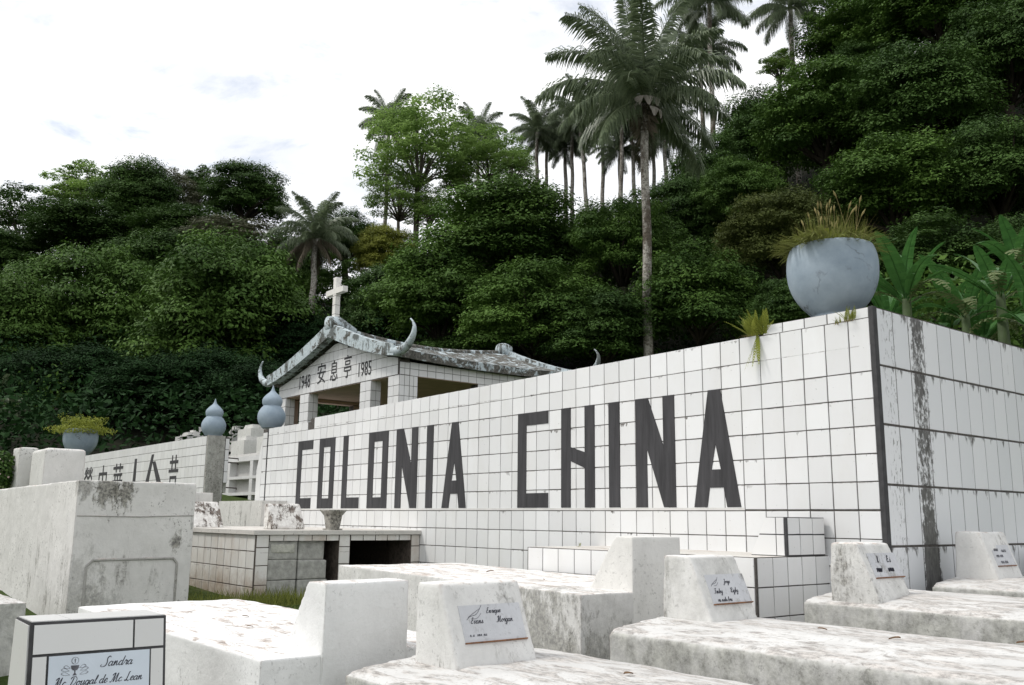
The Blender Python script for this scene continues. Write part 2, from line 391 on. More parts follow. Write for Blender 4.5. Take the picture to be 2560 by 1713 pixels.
def terrain_mesh(name, ds, azs, dz=0, jitter=0.):
    v = []; f = []
    for d in ds:
        for a in azs:
            ra = R(a); h = FWH*math.cos(ra)+RTH*math.sin(ra)
            x, y = CAMPOS[0]+h[0]*d, CAMPOS[1]+h[1]*d
            z = height(x, y)+dz
            if jitter and d > 40: z += jitter*noise.noise(Vector((x*.12, y*.12, 0)))
            v.append((x, y, z))
    n = len(azs)
    for i in range(len(ds)-1):
        for j in range(n-1): f.append((i*n+j, (i+1)*n+j, (i+1)*n+j+1, i*n+j+1))
    me = bpy.data.meshes.new(name); me.from_pydata(v, [], f); me.polygons.foreach_set('use_smooth', [True]*len(f)); me.update(); return me
allaz = [a for a in np.arange(-180, 181, 5)]
tag(link('ground', terrain_mesh('ground', [.01, 1, 2, 3, 4.5, 6.5, 9, 12, 16, 20, 25, 30, 34, 38, 44], [float(a) for a in sorted(set(list(np.arange(-180, 181, 6)) + list(np.arange(-48, 49, 2))))]), M_ground), kind='structure')
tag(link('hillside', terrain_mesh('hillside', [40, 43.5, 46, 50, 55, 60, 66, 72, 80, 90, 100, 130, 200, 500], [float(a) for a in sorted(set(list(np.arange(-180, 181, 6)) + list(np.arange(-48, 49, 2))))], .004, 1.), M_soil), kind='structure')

# ------------------------------------------------------------ tiled surfaces
def tiles(mb, org, U, V, ul, vl, gap=.0028, proud=.004, mi=1, rng=random, zrow=None, skip=None, jit=.0012, gapv=None):
    """glazed tiles as real raised faces between grout joints; ul, vl = joint positions along U and V"""
    org = Vector(org); U = Vector(U); V = Vector(V); Nn = U.cross(V).normalized()
    for j in range(len(vl)-1):
        for i in range(len(ul)-1):
            if skip and skip((ul[i]+ul[i+1])/2, (vl[j]+vl[j+1])/2): continue
            gv = gapv or gap; u0, u1, v0, v1 = ul[i]+gap, ul[i+1]-gap, vl[j]+gv, vl[j+1]-gv
            if u1-u0 < .006 or v1-v0 < .006: continue
            c = []
            for (a, b) in ((u0, v0), (u1, v0), (u1, v1), (u0, v1)):
                if zrow: b = zrow(a, b)
                c.append(org+U*(a+rng.uniform(-.0008, .0008))+V*(b+rng.uniform(-.0008, .0008)))
            tl = [proud+rng.uniform(-jit, jit)*.5 for _ in range(3)]; tl.append(tl[0]+tl[2]-tl[1])
            e = .0016
            cen = sum(c, Vector())/4
            top = []
            for p, t in zip(c, tl):
                q = p+(cen-p).normalized()*e*1.4
                top.append(q+Nn*t)
            low = [p+Nn*(min(tl)*.3) for p in c]; bas = [p for p in c]
            r_ = rng.random()
            mb.face(top, mi, r_)
            for a in range(4):
                b = (a+1) % 4
                mb.face([low[a], low[b], top[b], top[a]], mi, r_)
                mb.face([bas[a], bas[b], low[b], low[a]], mi, r_)

T = .15
Z0 = 1.65
rng = random.Random(5)
XL = -7.92
# --- main wall (front face y=0, from XL to 0; rows of 15 cm tiles)
def wall_top(x): return 2.768 if x > -.72 else (2.650 + (x+6.69)/6.03*.062 if x > -6.69 else 2.612)
def zrow(u, v):               # upper rows are lower at the left end
    x = -u
    k = min(1, max(0, (-x)/6.7))
    if v > .75+1e-6: return .755 + (v-.75)*(1-.18*k)
    if v > .001: return v + .005
    return v
wall = empty('tiled_wall', (0, 0, .8))
tag(wall, 'long white tiled wall painted with the dark words COLONIA CHINA', 'wall')
mb = MB(); o0 = wall.location
def wbox(a, b, mi=0): mb.box(rel(a, o0), rel(b, o0), mi)
TH = .4
for (xa, xb, zt) in ((-.72, 0, 2.764), (-6.69, -.72, None), (XL, -6.69, 2.610)):
    if zt is None:
        n = 12
        for i in range(n):
            a = xa+(xb-xa)*i/n; b = xa+(xb-xa)*(i+1)/n
            p = [(a, 0, .7), (b, 0, .7), (b, 0, wall_top(b-.001)-.003), (a, 0, wall_top(a+.001)-.003)]
            mb.prism([rel(q, o0) for q in p][::-1], (0, TH, 0))
    else: wbox((xa, 0, .7), (xb, TH, zt))
# side wing running back from the corner
wbox((-.3, TH+.0, .7), (0, 9.5, 2.764))
ul = [.02]
ul += [.02+.13+T*i for i in range(0, 60)]
ul = [u for u in ul if u < -XL-.16]+[-XL-.155]
vrows = [-1.0+.1, -.75, -.6, -.45, -.30, -.15, 0, .15, .30, .45, .60, .75, .90]
tiles(mb, rel((0, 0, Z0), o0), (-1, 0, 0), (0, 0, 1), ul, vrows, mi=1, rng=rng, zrow=zrow, skip=None) if False else None
# front face: U runs to +x so that U x V points to -y
ux = sorted([-u for u in ul])
def zr2(u, v): return zrow(-u, v)
tiles(mb, rel((0, 0, Z0), o0), (1, 0, 0), (0, 0, 1), ux, vrows, mi=1, rng=rng, zrow=zr2)
# top full row between the steps, and the low strip at both ends
ux_mid = [u for u in ux if -6.69 <= u <= -.70]
def ztop(u, v): return zrow(-u, .90)+.001 if v < .5 else wall_top(max(-6.68, min(-.73, u)))-Z0
tiles(mb, rel((0, 0, Z0), o0), (1, 0, 0), (0, 0, 1), ux_mid, [0, 1], mi=1, rng=rng, zrow=ztop, gap=.0028)
ux_l = [u for u in ux if u <= -6.69]
tiles(mb, rel((0, 0, Z0), o0), (1, 0, 0), (0, 0, 1), ux_l, [.90*1-.02, .955], mi=1, rng=rng, zrow=lambda u, v: zrow(-u, .90)+.001 if v < .93 else .961)
ux_r = [-.72, -.58, -.43, -.28, -.12, -.02]
tiles(mb, rel((0, 0, Z0), o0), (1, 0, 0), (0, 0, 1), [-.75, -.60, -.45, -.30, -.15, -.02], [0, 1], mi=1, rng=rng, zrow=lambda u, v: .899 if v < .5 else 1.052)
tiles(mb, rel((0, 0, Z0), o0), (1, 0, 0), (0, 0, 1), ux_r, [1.0525, 1.115], mi=1, rng=rng) 
# end column beyond the black strip
tiles(mb, rel((0, 0, Z0), o0), (1, 0, 0), (0, 0, 1), [XL+.002, XL+.128], [v for v in vrows if v < .8]+[.86, .95], mi=1, rng=rng, zrow=zr2)
# side face: taller tiles 15 x 32.5 cm
uy = [.035]+[.035+.169*i for i in range(1, 55)]
vy = [2.764-Z0-.325*k for k in range(6, -1, -1)]
mb.build('wall_core', [M_grout, M_tile_wall], wall)
mb = MB(); tiles(mb, (0, 0, Z0-.0), (0, 1, 0), (0, 0, 1), uy, vy, mi=0, rng=rng, gap=.0045, proud=.003, gapv=.006)
side = mb.build('side_tiles', [M_tile_side], wall, (-o0[0], -o0[1], -o0[2]))
mb = MB(); mb.box((-.018, -.007, .7-.8), (.007, .034, 2.765-.8)); mb.build('corner_strip', M_strip, wall)
mb = MB(); mb.box((XL+.128+.002, -.006, 1.15-.8), (XL+.153, .01, 2.600-.8)); mb.build('edge_strip', M_strip, wall)
# flared foot of the wall end seen beside the gate gap
mb = MB(); mb.prism([(XL-.13, 0, 1.25-.8), (XL, 0, 1.25-.8), (XL, 0, 2.48-.8), (XL-.03, 0, 2.42-.8), (XL-.13, 0, 2.12-.8)], (0, .12, 0)); 
mb.prism([(XL-.13, .0, 1.25-.8), (XL-.13, .0, 2.12-.8), (XL-.03, .0, 2.42-.8), (XL, 0, 2.48-.8), (XL, 0, 1.25-.8)], (0, -.004, 0))
mb.build('wall_end', M_tile, wall)

# letters: real cut shapes 3 mm thick on the tiles
def ltr(ch, w, h):
    s = .29*w
    if ch == 'C': return [[(0,0),(w,0),(w,.15*h),(s,.15*h),(s,.865*h),(w,.865*h),(w,h),(0,h)]]
    if ch == 'O': return [[(0,0),(s,0),(s,h),(0,h)],[(w-s,0),(w,0),(w,h),(w-s,h)],[(s,0),(w-s,0),(w-s,.14*h),(s,.14*h)],[(s,.87*h),(w-s,.87*h),(w-s,h),(s,h)]]
    if ch == 'L': return [[(0,0),(w,0),(w,.145*h),(s,.145*h),(s,h),(0,h)]]
    if ch == 'I': return [[(0,0),(w,0),(w,h),(0,h)]]
    if ch == 'N': return [[(0,0),(s,0),(s,.53*h),(.70*w,0),(w,0),(w,h),(.71*w,h),(.71*w,.55*h),(.33*w,h),(0,h)]]
    if ch == 'H': return [[(0,0),(s,0),(s,.46*h),(w-s,.385*h),(w-s,0),(w,0),(w,h),(w-s,h),(w-s,.54*h),(s,.60*h),(s,h),(0,h)]]
    if ch == 'A': return [[(0,0),(.29*w,0),(.35*w,.163*h),(.65*w,.163*h),(.71*w,0),(w,0),(.635*w,h),(.50*w,h),(.50*w,.53*h),(.60*w,.316*h),(.40*w,.316*h),(.50*w,.5301*h),(.4999*w,h),(.365*w,h)]]
spec = [('C',-6.957,.354),('O',-6.446,.35),('L',-5.922,.358),('O',-5.405,.369),('N',-4.893,.374),('I',-4.376,.108),('A',-4.119,.36),
        ('C',-3.075,.366),('H',-2.56,.36),('I',-2.056,.108),('N',-1.792,.351),('A',-1.29,.365)]
def poly_mesh(mb, poly, y0, y1):
    from mathutils.geometry import tessellate_polygon
    P = [Vector((p[0], 0, p[1])) for p in poly]
    tri = tessellate_polygon([P])
    for t in tri:
        a, b, c = [poly[i] for i in t]
        ar = (b[0]-a[0])*(c[1]-a[1])-(c[0]-a[0])*(b[1]-a[1])
        if ar < 0: b, c = c, b
        mb.face([(a[0], y0, a[1]), (b[0], y0, b[1]), (c[0], y0, c[1])])
    for i in range(len(poly)):
        p, q = poly[i], poly[(i+1) % len(poly)]
        mb.face([(p[0], y0, p[1]), (p[0], y1, p[1]), (q[0], y1, q[1]), (q[0], y0, q[1])])
for ch, x, wd in spec:
    mb = MB()
    for p in ltr(ch, wd, .737): poly_mesh(mb, p, -.0075, -.001)
    lo = mb.build('letter', M_letter, wall, (x, 0, 1.672-.8))
    # pale filler joint round the letter
# pale strip under the letters
mb = MB()
mb.box((-7.0, -.0062, 1.6525-.8), (-.90, -.002, 1.6685-.8)); mb.build('base_strip', plain('filler', (.62,.61,.59), .9, .1), wall)

# --- second wall beyond the gate gap, same line
W2R = -9.73; W2L = -19.5
w2 = empty('tiled_wall', (W2R, 0, .8)); tag(w2, 'low white tiled wall on the left with painted characters, beyond the gap', 'wall')
mb = MB(); mb.box((W2L-W2R, 0, -.2), (0, .26, 2.645-.8))
ul2 = [-.006-T*i for i in range(0, 66)][::-1]
vr2 = [-.75, -.6, -.45, -.30, -.15, 0, .15, .30, .45, .60, .75, .87, .996]
tiles(mb, (0, 0, Z0-.8), (1, 0, 0), (0, 0, 1), ul2, vr2, mi=1, rng=rng)
mb.build('wall_core', [M_grout, M_tile], w2)

def text_mesh(body, size, sx=1., extr=.002):
    cu = bpy.data.curves.new('txt', 'FONT'); cu.body = body; cu.size = size; cu.extrude = extr; cu.resolution_u = 3
    o = bpy.data.objects.new('tmp', cu); COL.objects.link(o)
    dg = bpy.context.evaluated_depsgraph_get(); me = bpy.data.meshes.new_from_object(o.evaluated_get(dg)); 
    bpy.data.objects.remove(o); bpy.data.curves.remove(cu)
    co = np.zeros(len(me.vertices)*3); me.vertices.foreach_get('co', co); co = co.reshape(-1, 3)
    if len(co):
        mn = co.min(0); mx_ = co.max(0); return me, co, mn, mx_
    return me, co, None, None
def put_text(body, x0, x1, z0, z1, y, parent, mat, off, bold=0.):
    """text stretched to the given rectangle on a wall facing -y"""
    me, co, mn, mxx = text_mesh(body, .3)
    if mn is None: return None
    s = mxx-mn
    X = (co[:, 0]-mn[0])/s[0]*(x1-x0)+x0; Z = (co[:, 1]-mn[1])/s[1]*(z1-z0)+z0; Y = y-(co[:, 2]-mn[2])
    co2 = np.stack([X-off[0], Y-off[1], Z-off[2]], 1)
    me.vertices.foreach_set('co', co2.ravel()); me.update(); me.materials.clear()
    return link('character', me, mat, parent)
for ch, px, hw in (('塋',205,9),('中',238,9),('華',272,11)):
    a = hit(px-hw, 1070, 1, 0); b = hit(px+hw, 1070, 1, 0)
    put_text(ch, a[0], b[0], 1.80, 2.42, -.006, w2, M_letter, w2.location)
# slanted single strokes and last sign
for (pa, pb, wd) in (((312,1050),(306,1115),3.4),((351,1040),(337,1104),3.4),((353,1056),(364,1104),4.4)):
    a = hit(pa[0], pa[1], 1, 0); b = hit(pb[0], pb[1], 1, 0); q = wd*.022
    mb = MB(); poly_mesh(mb, [(b[0]-q-W2R, b[2]-.8), (b[0]+q-W2R, b[2]-.8), (a[0]+q*.7-W2R, a[2]-.8), (a[0]-q*.7-W2R, a[2]-.8)], -.0075, -.001); mb.build('character', M_letter, w2)
a = hit(388, 1070, 1, 0); b = hit(409, 1070, 1, 0)
put_text('昔', a[0], b[0], 1.86, 2.44, -.006, w2, M_letter, w2.location)

# gate pillar at the end of the second wall
gp = empty('gate_pillar', (W2R+.02, .17, .8)); tag(gp, 'stained bare concrete gate pillar under the smaller blue gourd', 'pillar')
mb = MB(); mb.box((-.0, -.178, -.2), (.03, .065, 2.652-.8)); mb.box((-.02, -.165, -.2), (-.001, .06, 1.8)); pl = mb.build('shaft', M_concdark, gp)
mb = MB(); mb.box((-.0, .070, 2.02-.8), (.03, .125, 2.64-.8), 0)
tiles(mb, (.03, .070, 2.02-.8), (0, 1, 0), (0, 0, 1), [0, .055], [0, .15, .30, .45, .60], mi=1, rng=rng)
mb.build('tile_edging', [M_grout, M_tile], gp)
for z in (2.36, 2.30, 1.96):
    mb = MB(); mb.tube([(.02, .12, z-.8), (.02, .27, z-.8-.005), (.02, .27, z-.8-.03)], .008, 6); mb.build('hinge_pin', M_metal, gp)

# gourds
def gourd(loc, label, s=1.):
    o = empty('gourd_ornament', loc); tag(o, label, 'ornament', 'blue gourds on the gate posts')
    prof = [(.0,0),(.10,0),(.115,.01),(.150,.06),(.168,.12),(.163,.18),(.135,.235),(.112,.262),(.106,.272),(.115,.29),(.122,.325),(.115,.36),(.085,.40),(.052,.43),(.028,.455),(.014,.49),(.006,.52),(.0,.53)]
    # smooth profile
    P = []
    for i in range(len(prof)-1):
        p0 = prof[max(0,i-1)]; p1 = prof[i]; p2 = prof[i+1]; p3 = prof[min(len(prof)-1,i+2)]
        for t in (0, .33, .66):
            f = lambda a,b,c,d: .5*((2*b)+(-a+c)*t+(2*a-5*b+4*c-d)*t*t+(-a+3*b-3*c+d)*t**3)
            P.append((max(0, f(p0[0],p1[0],p2[0],p3[0]))*s, f(p0[1],p1[1],p2[1],p3[1])*s))
    P.append((0, prof[-1][1]*s))
    mb = MB(); mb.lathe(P, seg=40); mb.build('gourd', M_gourd, o, smooth=True)
kk = NB('gourd paint'); nn_ = kk.noise(7, 6, .6); kk.color(kk.mix(kk.ramp(nn_, [(.3, 0.), (.7, 1.)]), (.22,.285,.345), (.32,.385,.445))); kk.set(.7, .3); kk.bump(kk.noise(25, 5, .6), .2, .005); M_gourd = kk.m
gourd((float(hit(621, 960, 1, .13)[0]), .13, 2.640), 'blue grey gourd finial on the left end of the lettered wall')
gourd((float(hit(490, 960, 1, .10)[0]), .10, 2.652), 'blue grey gourd finial on the stained concrete gate pillar', .97)

# ------------------------------------------------------------ pots
def pot(loc, s, label):
    o = empty('planter_pot', loc); tag(o, label, 'pot', 'blue grey round planters')
    outer = [(.0,0),(.125,0),(.130,.015),(.150,.04),(.192,.085),(.232,.15),(.256,.22),(.264,.29),(.262,.35),(.252,.40),(.243,.425),(.238,.432)]
    inner = [(.226,.427),(.232,.39),(.23,.37),(.0,.38)]
    P = []
    for i in range(len(outer)-1):
        p0 = outer[max(0,i-1)]; p1 = outer[i]; p2 = outer[i+1]; p3 = outer[min(len(outer)-1,i+2)]
        for t in (0, .25, .5, .75):
            f = lambda a,b,c,d: .5*((2*b)+(-a+c)*t+(2*a-5*b+4*c-d)*t*t+(-a+3*b-3*c+d)*t**3)
            P.append((f(p0[0],p1[0],p2[0],p3[0])*s, f(p0[1],p1[1],p2[1],p3[1])*s))
    P += [(a*s, b*s) for a, b in outer[-1:]+inner]
    mb = MB(); mb.lathe(P, seg=56); b = mb.build('bowl', M_pot, o, smooth=True)
    return o
POT = (-.335, .17, 2.769)
pot(POT, .995, 'large cracked blue grey pot on the corner of the lettered wall')
P2 = (float(hit(182, 1029, 1, .2)[0]), .2, 2.70)
pot(P2, 1.22, 'small looking blue grey pot on the far left wall, full of yellow green plants')

def blades(mb, n, c, rad, h, spread, w=.004, rnd=None, droop=.3, segs=3):
    for _ in range(n):
        a = rng.uniform(0, 2*math.pi); r_ = rad*math.sqrt(rng.random())
        p = Vector((c[0]+r_*math.cos(a), c[1]+r_*math.sin(a), c[2])); b = a+rng.uniform(-.8, .8)
        hh = h*rng.uniform(.5, 1.1); sp = spread*rng.uniform(.2, 1)
        d = Vector((math.cos(b), math.sin(b), 0)); sd_ = Vector((-d.y, d.x, 0))*w
        pr = p; rr = rng.random()
        for k in range(segs):
            t0 = k/segs; t1 = (k+1)/segs
            f = lambda t: p+d*(sp*t**1.4)+Vector((0, 0, hh*(t-droop*t*t*sp/max(h, .01))))
            w0 = 1-t0**2; w1 = 1-t1**2
            mb.face([f(t0)-sd_*w0, f(t0)+sd_*w0, f(t1)+sd_*w1*.9, f(t1)-sd_*w1*.9], 0, rr)
def seedheads(mb, n, c, rad, h):
    for _ in range(n):
        a = rng.uniform(0, 2*math.pi); r_ = rad*rng.random()
        lean = Vector((rng.uniform(-.5, .6), rng.uniform(-.5, .5), 0)); hh = h*rng.uniform(.5, 1)
        p = Vector((c[0]+r_*math.cos(a), c[1]+r_*math.sin(a), c[2]))
        q = p+lean*hh*.5+Vector((0, 0, hh*.85)); e = q+lean*.05+Vector((0, 0, .045))
        mb.tube([p, (p+q)/2+Vector((0, 0, .02)), q], [.0018, .0016, .0012], 4, 0, False, rng.random())
        mb.tube([q, (q+e)/2, e], [.002, .0065, .001], 5, 0, False, rng.random())
def sprig(mb, p, d, L, leaf, n=9, droop=.5):
    """pinnate little fern or hanging sprig"""
    p = Vector(p); d = Vector(d).normalized(); side = d.cross(Vector((0, 0, 1)))
    side = side.normalized() if side.length > .01 else Vector((1, 0, 0))
    prev = p; rr = rng.random()
    n = int(n*1.5)
    for k in range(1, n+1):
        t = k/n; q = p+d*L*t+Vector((0, 0, -droop*L*t*t)); w_ = leaf*math.sin(math.pi*min(.97, .15+t*.85))**.6
        up_ = (q-prev).normalized()
        for s_ in (-1, 1):
            e = q+side*s_*w_+up_*w_*.5+Vector((0, 0, rng.uniform(-.2, .2)*w_))
            mb.face([prev, prev.lerp(q, .62), e, prev.lerp(q, .2)+(e-q)*.8], 0, min(1, max(0, rr+rng.uniform(-.2, .2))))
        prev = q
# plants in the big pot
pc = (0, 0, .38)
pp = empty('pot_plants', (POT[0], POT[1], POT[2])); tag(pp, 'dry seeding grasses and trailing weeds growing out of the large cracked pot', 'plant')
mb = MB(); blades(mb, 460, pc, .20, .26, .07, .0015); mb.build('green_tufts', M_grass, pp)
mb = MB(); blades(mb, 90, pc, .19, .28, .16, .0011); seedheads(mb, 24, pc, .17, .38); mb.build('seed_stalks', M_drygrass, pp)
mb = MB()
for _ in range(420):
    a = rng.uniform(0, 2*math.pi) if rng.random() < .55 else rng.uniform(math.pi*.85, math.pi*1.65)
    r_ = rng.uniform(.17, .26); c = (r_*math.cos(a), r_*math.sin(a), .42+rng.uniform(-.01, .05))
    sprig(mb, c, (math.cos(a), math.sin(a), rng.uniform(0, .6)), rng.uniform(.05, .15), .0075, 12, rng.uniform(.0, .6))
mb.build('trailing_weed', leafmat('trailing weed', (.10,.10,.03), (.24,.27,.08), .2), pp)
mb = MB()
for _ in range(60):
    a = rng.uniform(0, 6.28); r_ = rng.uniform(.0, .15)
    sprig(mb, (r_*math.cos(a)-.02, r_*math.sin(a)-.05, .44), (math.cos(a)*.5, math.sin(a)*.5, 1), rng.uniform(.08, .15), .014, 8, .5)
mb.build('fern_clump', M_fern, pp)
pp2 = empty('pot_plants', P2); tag(pp2, 'yellow green bushy plants spilling from the pot on the far left wall', 'plant')
qs = np.random.RandomState(4); q = qs.normal(size=(5200, 3)); q /= np.linalg.norm(q, axis=1, keepdims=True); q[:, 2] = np.abs(q[:, 2])*.85-.12
lump_ = (1+.28*np.sin(q[:, 0]*9+1)*np.sin(q[:, 1]*8)+.2*np.sin(q[:, 2]*15))[:, None]
q = q*np.array([.50, .50, .44])*lump_*(qs.rand(5200)**.35)[:, None]+np.array([.02, 0, .47]); POT2Q = q
PP2 = (pp2, POT2Q)
# ferns rooted in the tile joints
def wallfern(x, z, s, label, hang=True, y=-.004):
    o = empty('small_fern', (x, y, z)); tag(o, label, 'plant', 'small ferns rooted in the wall joints')
    mb = MB()
    for _ in range(int(26*s)):
        sprig(mb, (rng.uniform(-.05, .05)*s, 0, 0), (rng.uniform(-.7, .7), rng.uniform(-.8, -.05), rng.uniform(.6, 1.4)), rng.uniform(.07, .16)*s, .010*s, 9, .2)
    if hang:
        for _ in range(5): sprig(mb, (0, -.005, 0), (rng.uniform(-.3, .3), -.3, -1), rng.uniform(.10, .19)*s, .010*s, 8, .1)
    mb.build('fronds', M_fern, o)
    mb = MB(); blades(mb, int(60*s), (0, -.003, -.01), .05*s, .02, .06*s, .0012); mb.build('roots', M_drygrass, o)
fx = hit(1735, 765, 1, 0); wallfern(fx[0], 2.712, 1.35, 'yellow green fern hanging from the wall top left of the large pot')
fx = hit(1945, 730, 1, 0); wallfern(fx[0], 2.705, .7, 'small fern in the wall top under the right side of the large pot', False)
fx = hit(1918, 735, 1, 0); wallfern(fx[0], 2.70, .4, 'tiny fern sprig just left of the small fern under the pot', False)

# ------------------------------------------------------------ pavilion
PV = (-10.57, 2.3, 1.2)
pv = empty('pavilion', PV); tag(pv, 'white tiled open pavilion with upturned blue grey eaves behind the lettered wall', 'pavilion')
PX0, PX1, PY0, PY1 = -12.56, -8.59, 2.3, 5.55
def P_(x, y, z): return rel((x, y, z), PV)
def pbox(mb, a, b, mi=0): mb.box(P_(*a), P_(*b), mi)
# front and rear gable walls
def gable_z(x):                       # underside of the roof at the wall
    t = min(1, abs(x+10.5)/2.05); return 4.34-.53*(1.18*t-.18*t*t)
for side_, y0, y1 in ((0, PY0, PY0+.17), (1, PY1-.17, PY1)):
    mb = MB()
    n = 24
    for i in range(n):
        a = PX0+(PX1-PX0)*i/n; b = PX0+(PX1-PX0)*(i+1)/n
        mb.prism([P_(a, y0, 3.6), P_(a, y0, gable_z(a)), P_(b, y0, gable_z(b)), P_(b, y0, 3.6)], (0, y1-y0, 0))
    if side_ == 0:
        ulx = [PX0+.01+.1505*i for i in range(27)]
        tiles(mb, P_(0, y0, 0), (1, 0, 0), (0, 0, 1), ulx, [3.605, 3.75, 3.90, 4.05, 4.20, 4.34], mi=1, rng=rng, gap=.003, proud=.005,
              zrow=lambda u, v: min(v, gable_z(u)-.005), skip=lambda u, v: v-.05 > gable_z(u))
        tiles(mb, P_(PX1, y0, 0), (0, 1, 0), (0, 0, 1), [0, .085, .17], [3.605, 3.70, 3.79], mi=1, rng=rng, gap=.003)
    mb.build('gable_wall', [M_grout, M_tile_pav], pv)
# posts
cols = [(PX0, -12.27), (-11.72, -11.40), (-9.70, -9.38), (-8.89, PX1)]
for yy in (PY0, PY1-.17):
    for (a, b) in cols:
        mb = MB(); pbox(mb, (a, yy, 1.0), (b, yy+.17, 3.598))
        if yy == PY0:
            nn = 2
            tiles(mb, P_(a, yy, 0), (1, 0, 0), (0, 0, 1), [0, (b-a)/2, b-a], [2.4+.15*i for i in range(9)], mi=1, rng=rng, gap=.003)
            tiles(mb, P_(b, yy, 0), (0, 1, 0), (0, 0, 1), [0, .085, .17], [2.4+.15*i for i in range(9)], mi=1, rng=rng, gap=.003)
        mb.build('post', [M_grout, M_tile_pav], pv)
# side wall (+x): lintel and posts
for xx, face_ in ((PX1, 1), (PX0+.17, 0)):
    mb = MB(); pbox(mb, (xx-.17, PY0+.172, 3.602), (xx, PY1-.172, 3.80))
    if face_: tiles(mb, P_(xx, 0, 0), (0, 1, 0), (0, 0, 1), [PY0+.175+.15*i for i in range(21)], [3.60, 3.70, 3.80], mi=1, rng=rng, gap=.003)
    mb.build('side_beam', [M_grout, M_tile_pav], pv)
    for (a, b) in ((PY0+.172, 2.58+.03), (3.70, 4.1), (5.1, PY1-.172)):
        mb = MB(); pbox(mb, (xx-.17, a, 1.0), (xx, b, 3.60))
        if face_: tiles(mb, P_(xx, a, 0), (0, 1, 0), (0, 0, 1), [0, (b-a)/2, b-a] if b-a < .2 else [0, .13, .26, b-a], [2.4+.15*i for i in range(9)], mi=1, rng=rng, gap=.003)
        mb.build('post', [M_grout, M_tile_pav], pv)
# pink plastered inner faces and soffits
mb = MB()
pbox(mb, (PX0+.18, PY0+.1705, 3.602), (PX1-.18, PY0+.176, 3.655)); pbox(mb, (PX0+.18, PY1-.1765, 3.602), (PX1-.18, PY1-.1709, 3.655))
pbox(mb, (PX0+.1705, PY0+.18, 3.604), (PX0+.177, PY1-.18, 3.655)); pbox(mb, (PX1-.177, PY0+.18, 3.604), (PX1-.1705, PY1-.18, 3.655))
for a_, b_ in ((-12.27, -11.72), (-11.40, -9.70), (-9.38, -8.89)):
    for yy in (PY0, PY1-.17): pbox(mb, (a_, yy+.004, 3.594), (b_, yy+.166, 3.5995))
for xx in (PX1, PX0+.17):
    for a_, b_ in ((2.612, 3.698), (4.102, 5.098)): pbox(mb, (xx-.166, a_, 3.596), (xx-.004, b_, 3.6015))
for (a, b) in cols: pbox(mb, (a+.002, PY1-.176, 1.0), (b-.002, PY1-.1705, 3.59))
for (a, b) in ((PY0+.18, 2.60), (3.70, 4.1), (5.1, PY1-.18)): pbox(mb, (PX0+.1705, a, 1.0), (PX0+.176, b, 3.59))
mb.build('inner_lining', M_pink, pv)
# pinkish ceiling
mb = MB(); pbox(mb, (PX0+.175, PY0+.175, 3.66), (PX1-.175, PY1-.175, 3.70)); mb.build('ceiling', M_pink, pv)
mb = MB(); pbox(mb, (PX0+.18, PY1-.178, 3.30), (PX1-.18, PY1-.172, 3.66)); 
tiles(mb, P_(PX0+.18, PY1-.178, 3.30), (1, 0, 0), (0, 0, 1), [.15*i for i in range(24)], [0, .12, .24, .35], mi=1, rng=rng, gap=.003)
mb.build('rear_lintel', [M_grout, plain('pink tile', (.50,.40,.37), .5, .08, 4)], pv)
# curved roof: profile across x, swept along y
XC = -10.45
def roof_top(t):       # t 0..1 from ridge to eave
    return 4.60-.64*(1.28*t-.28*t*t)+.02*max(0, t-.85)/.15
YF, YB = 2.10, 5.78
def sag(y, t): return -.15*math.sin(math.pi*min(1, max(0, (y-YF)/(YB-YF))))*(1-.65*t)
for sgn, hw in ((1, 1.99), (-1, 2.22)):
    mb = MB(); n = 16; ys = [YF+.1+(YB-YF-.2)*q/12 for q in range(13)]
    def RP(i_, y, dz=0): t = i_/n; return P_(XC+sgn*hw*t, y, roof_top(t)-.02+sag(y, t)+dz)
    for q in range(12):
        for i in range(n):
            a, b, c, d = RP(i, ys[q]), RP(i+1, ys[q]), RP(i+1, ys[q+1]), RP(i, ys[q+1])
            mb.face([a, b, c, d] if sgn > 0 else [d, c, b, a])
            a, b, c, d = RP(i, ys[q], -.12), RP(i+1, ys[q], -.12), RP(i+1, ys[q+1], -.12), RP(i, ys[q+1], -.12)
            mb.face([d, c, b, a] if sgn > 0 else [a, b, c, d])
        a, b, c, d = RP(n, ys[q]), RP(n, ys[q], -.12), RP(n, ys[q+1], -.12), RP(n, ys[q+1])
        mb.face([a, b, c, d] if sgn > 0 else [d, c, b, a])
    mb.build('roof_slope', M_roof, pv)
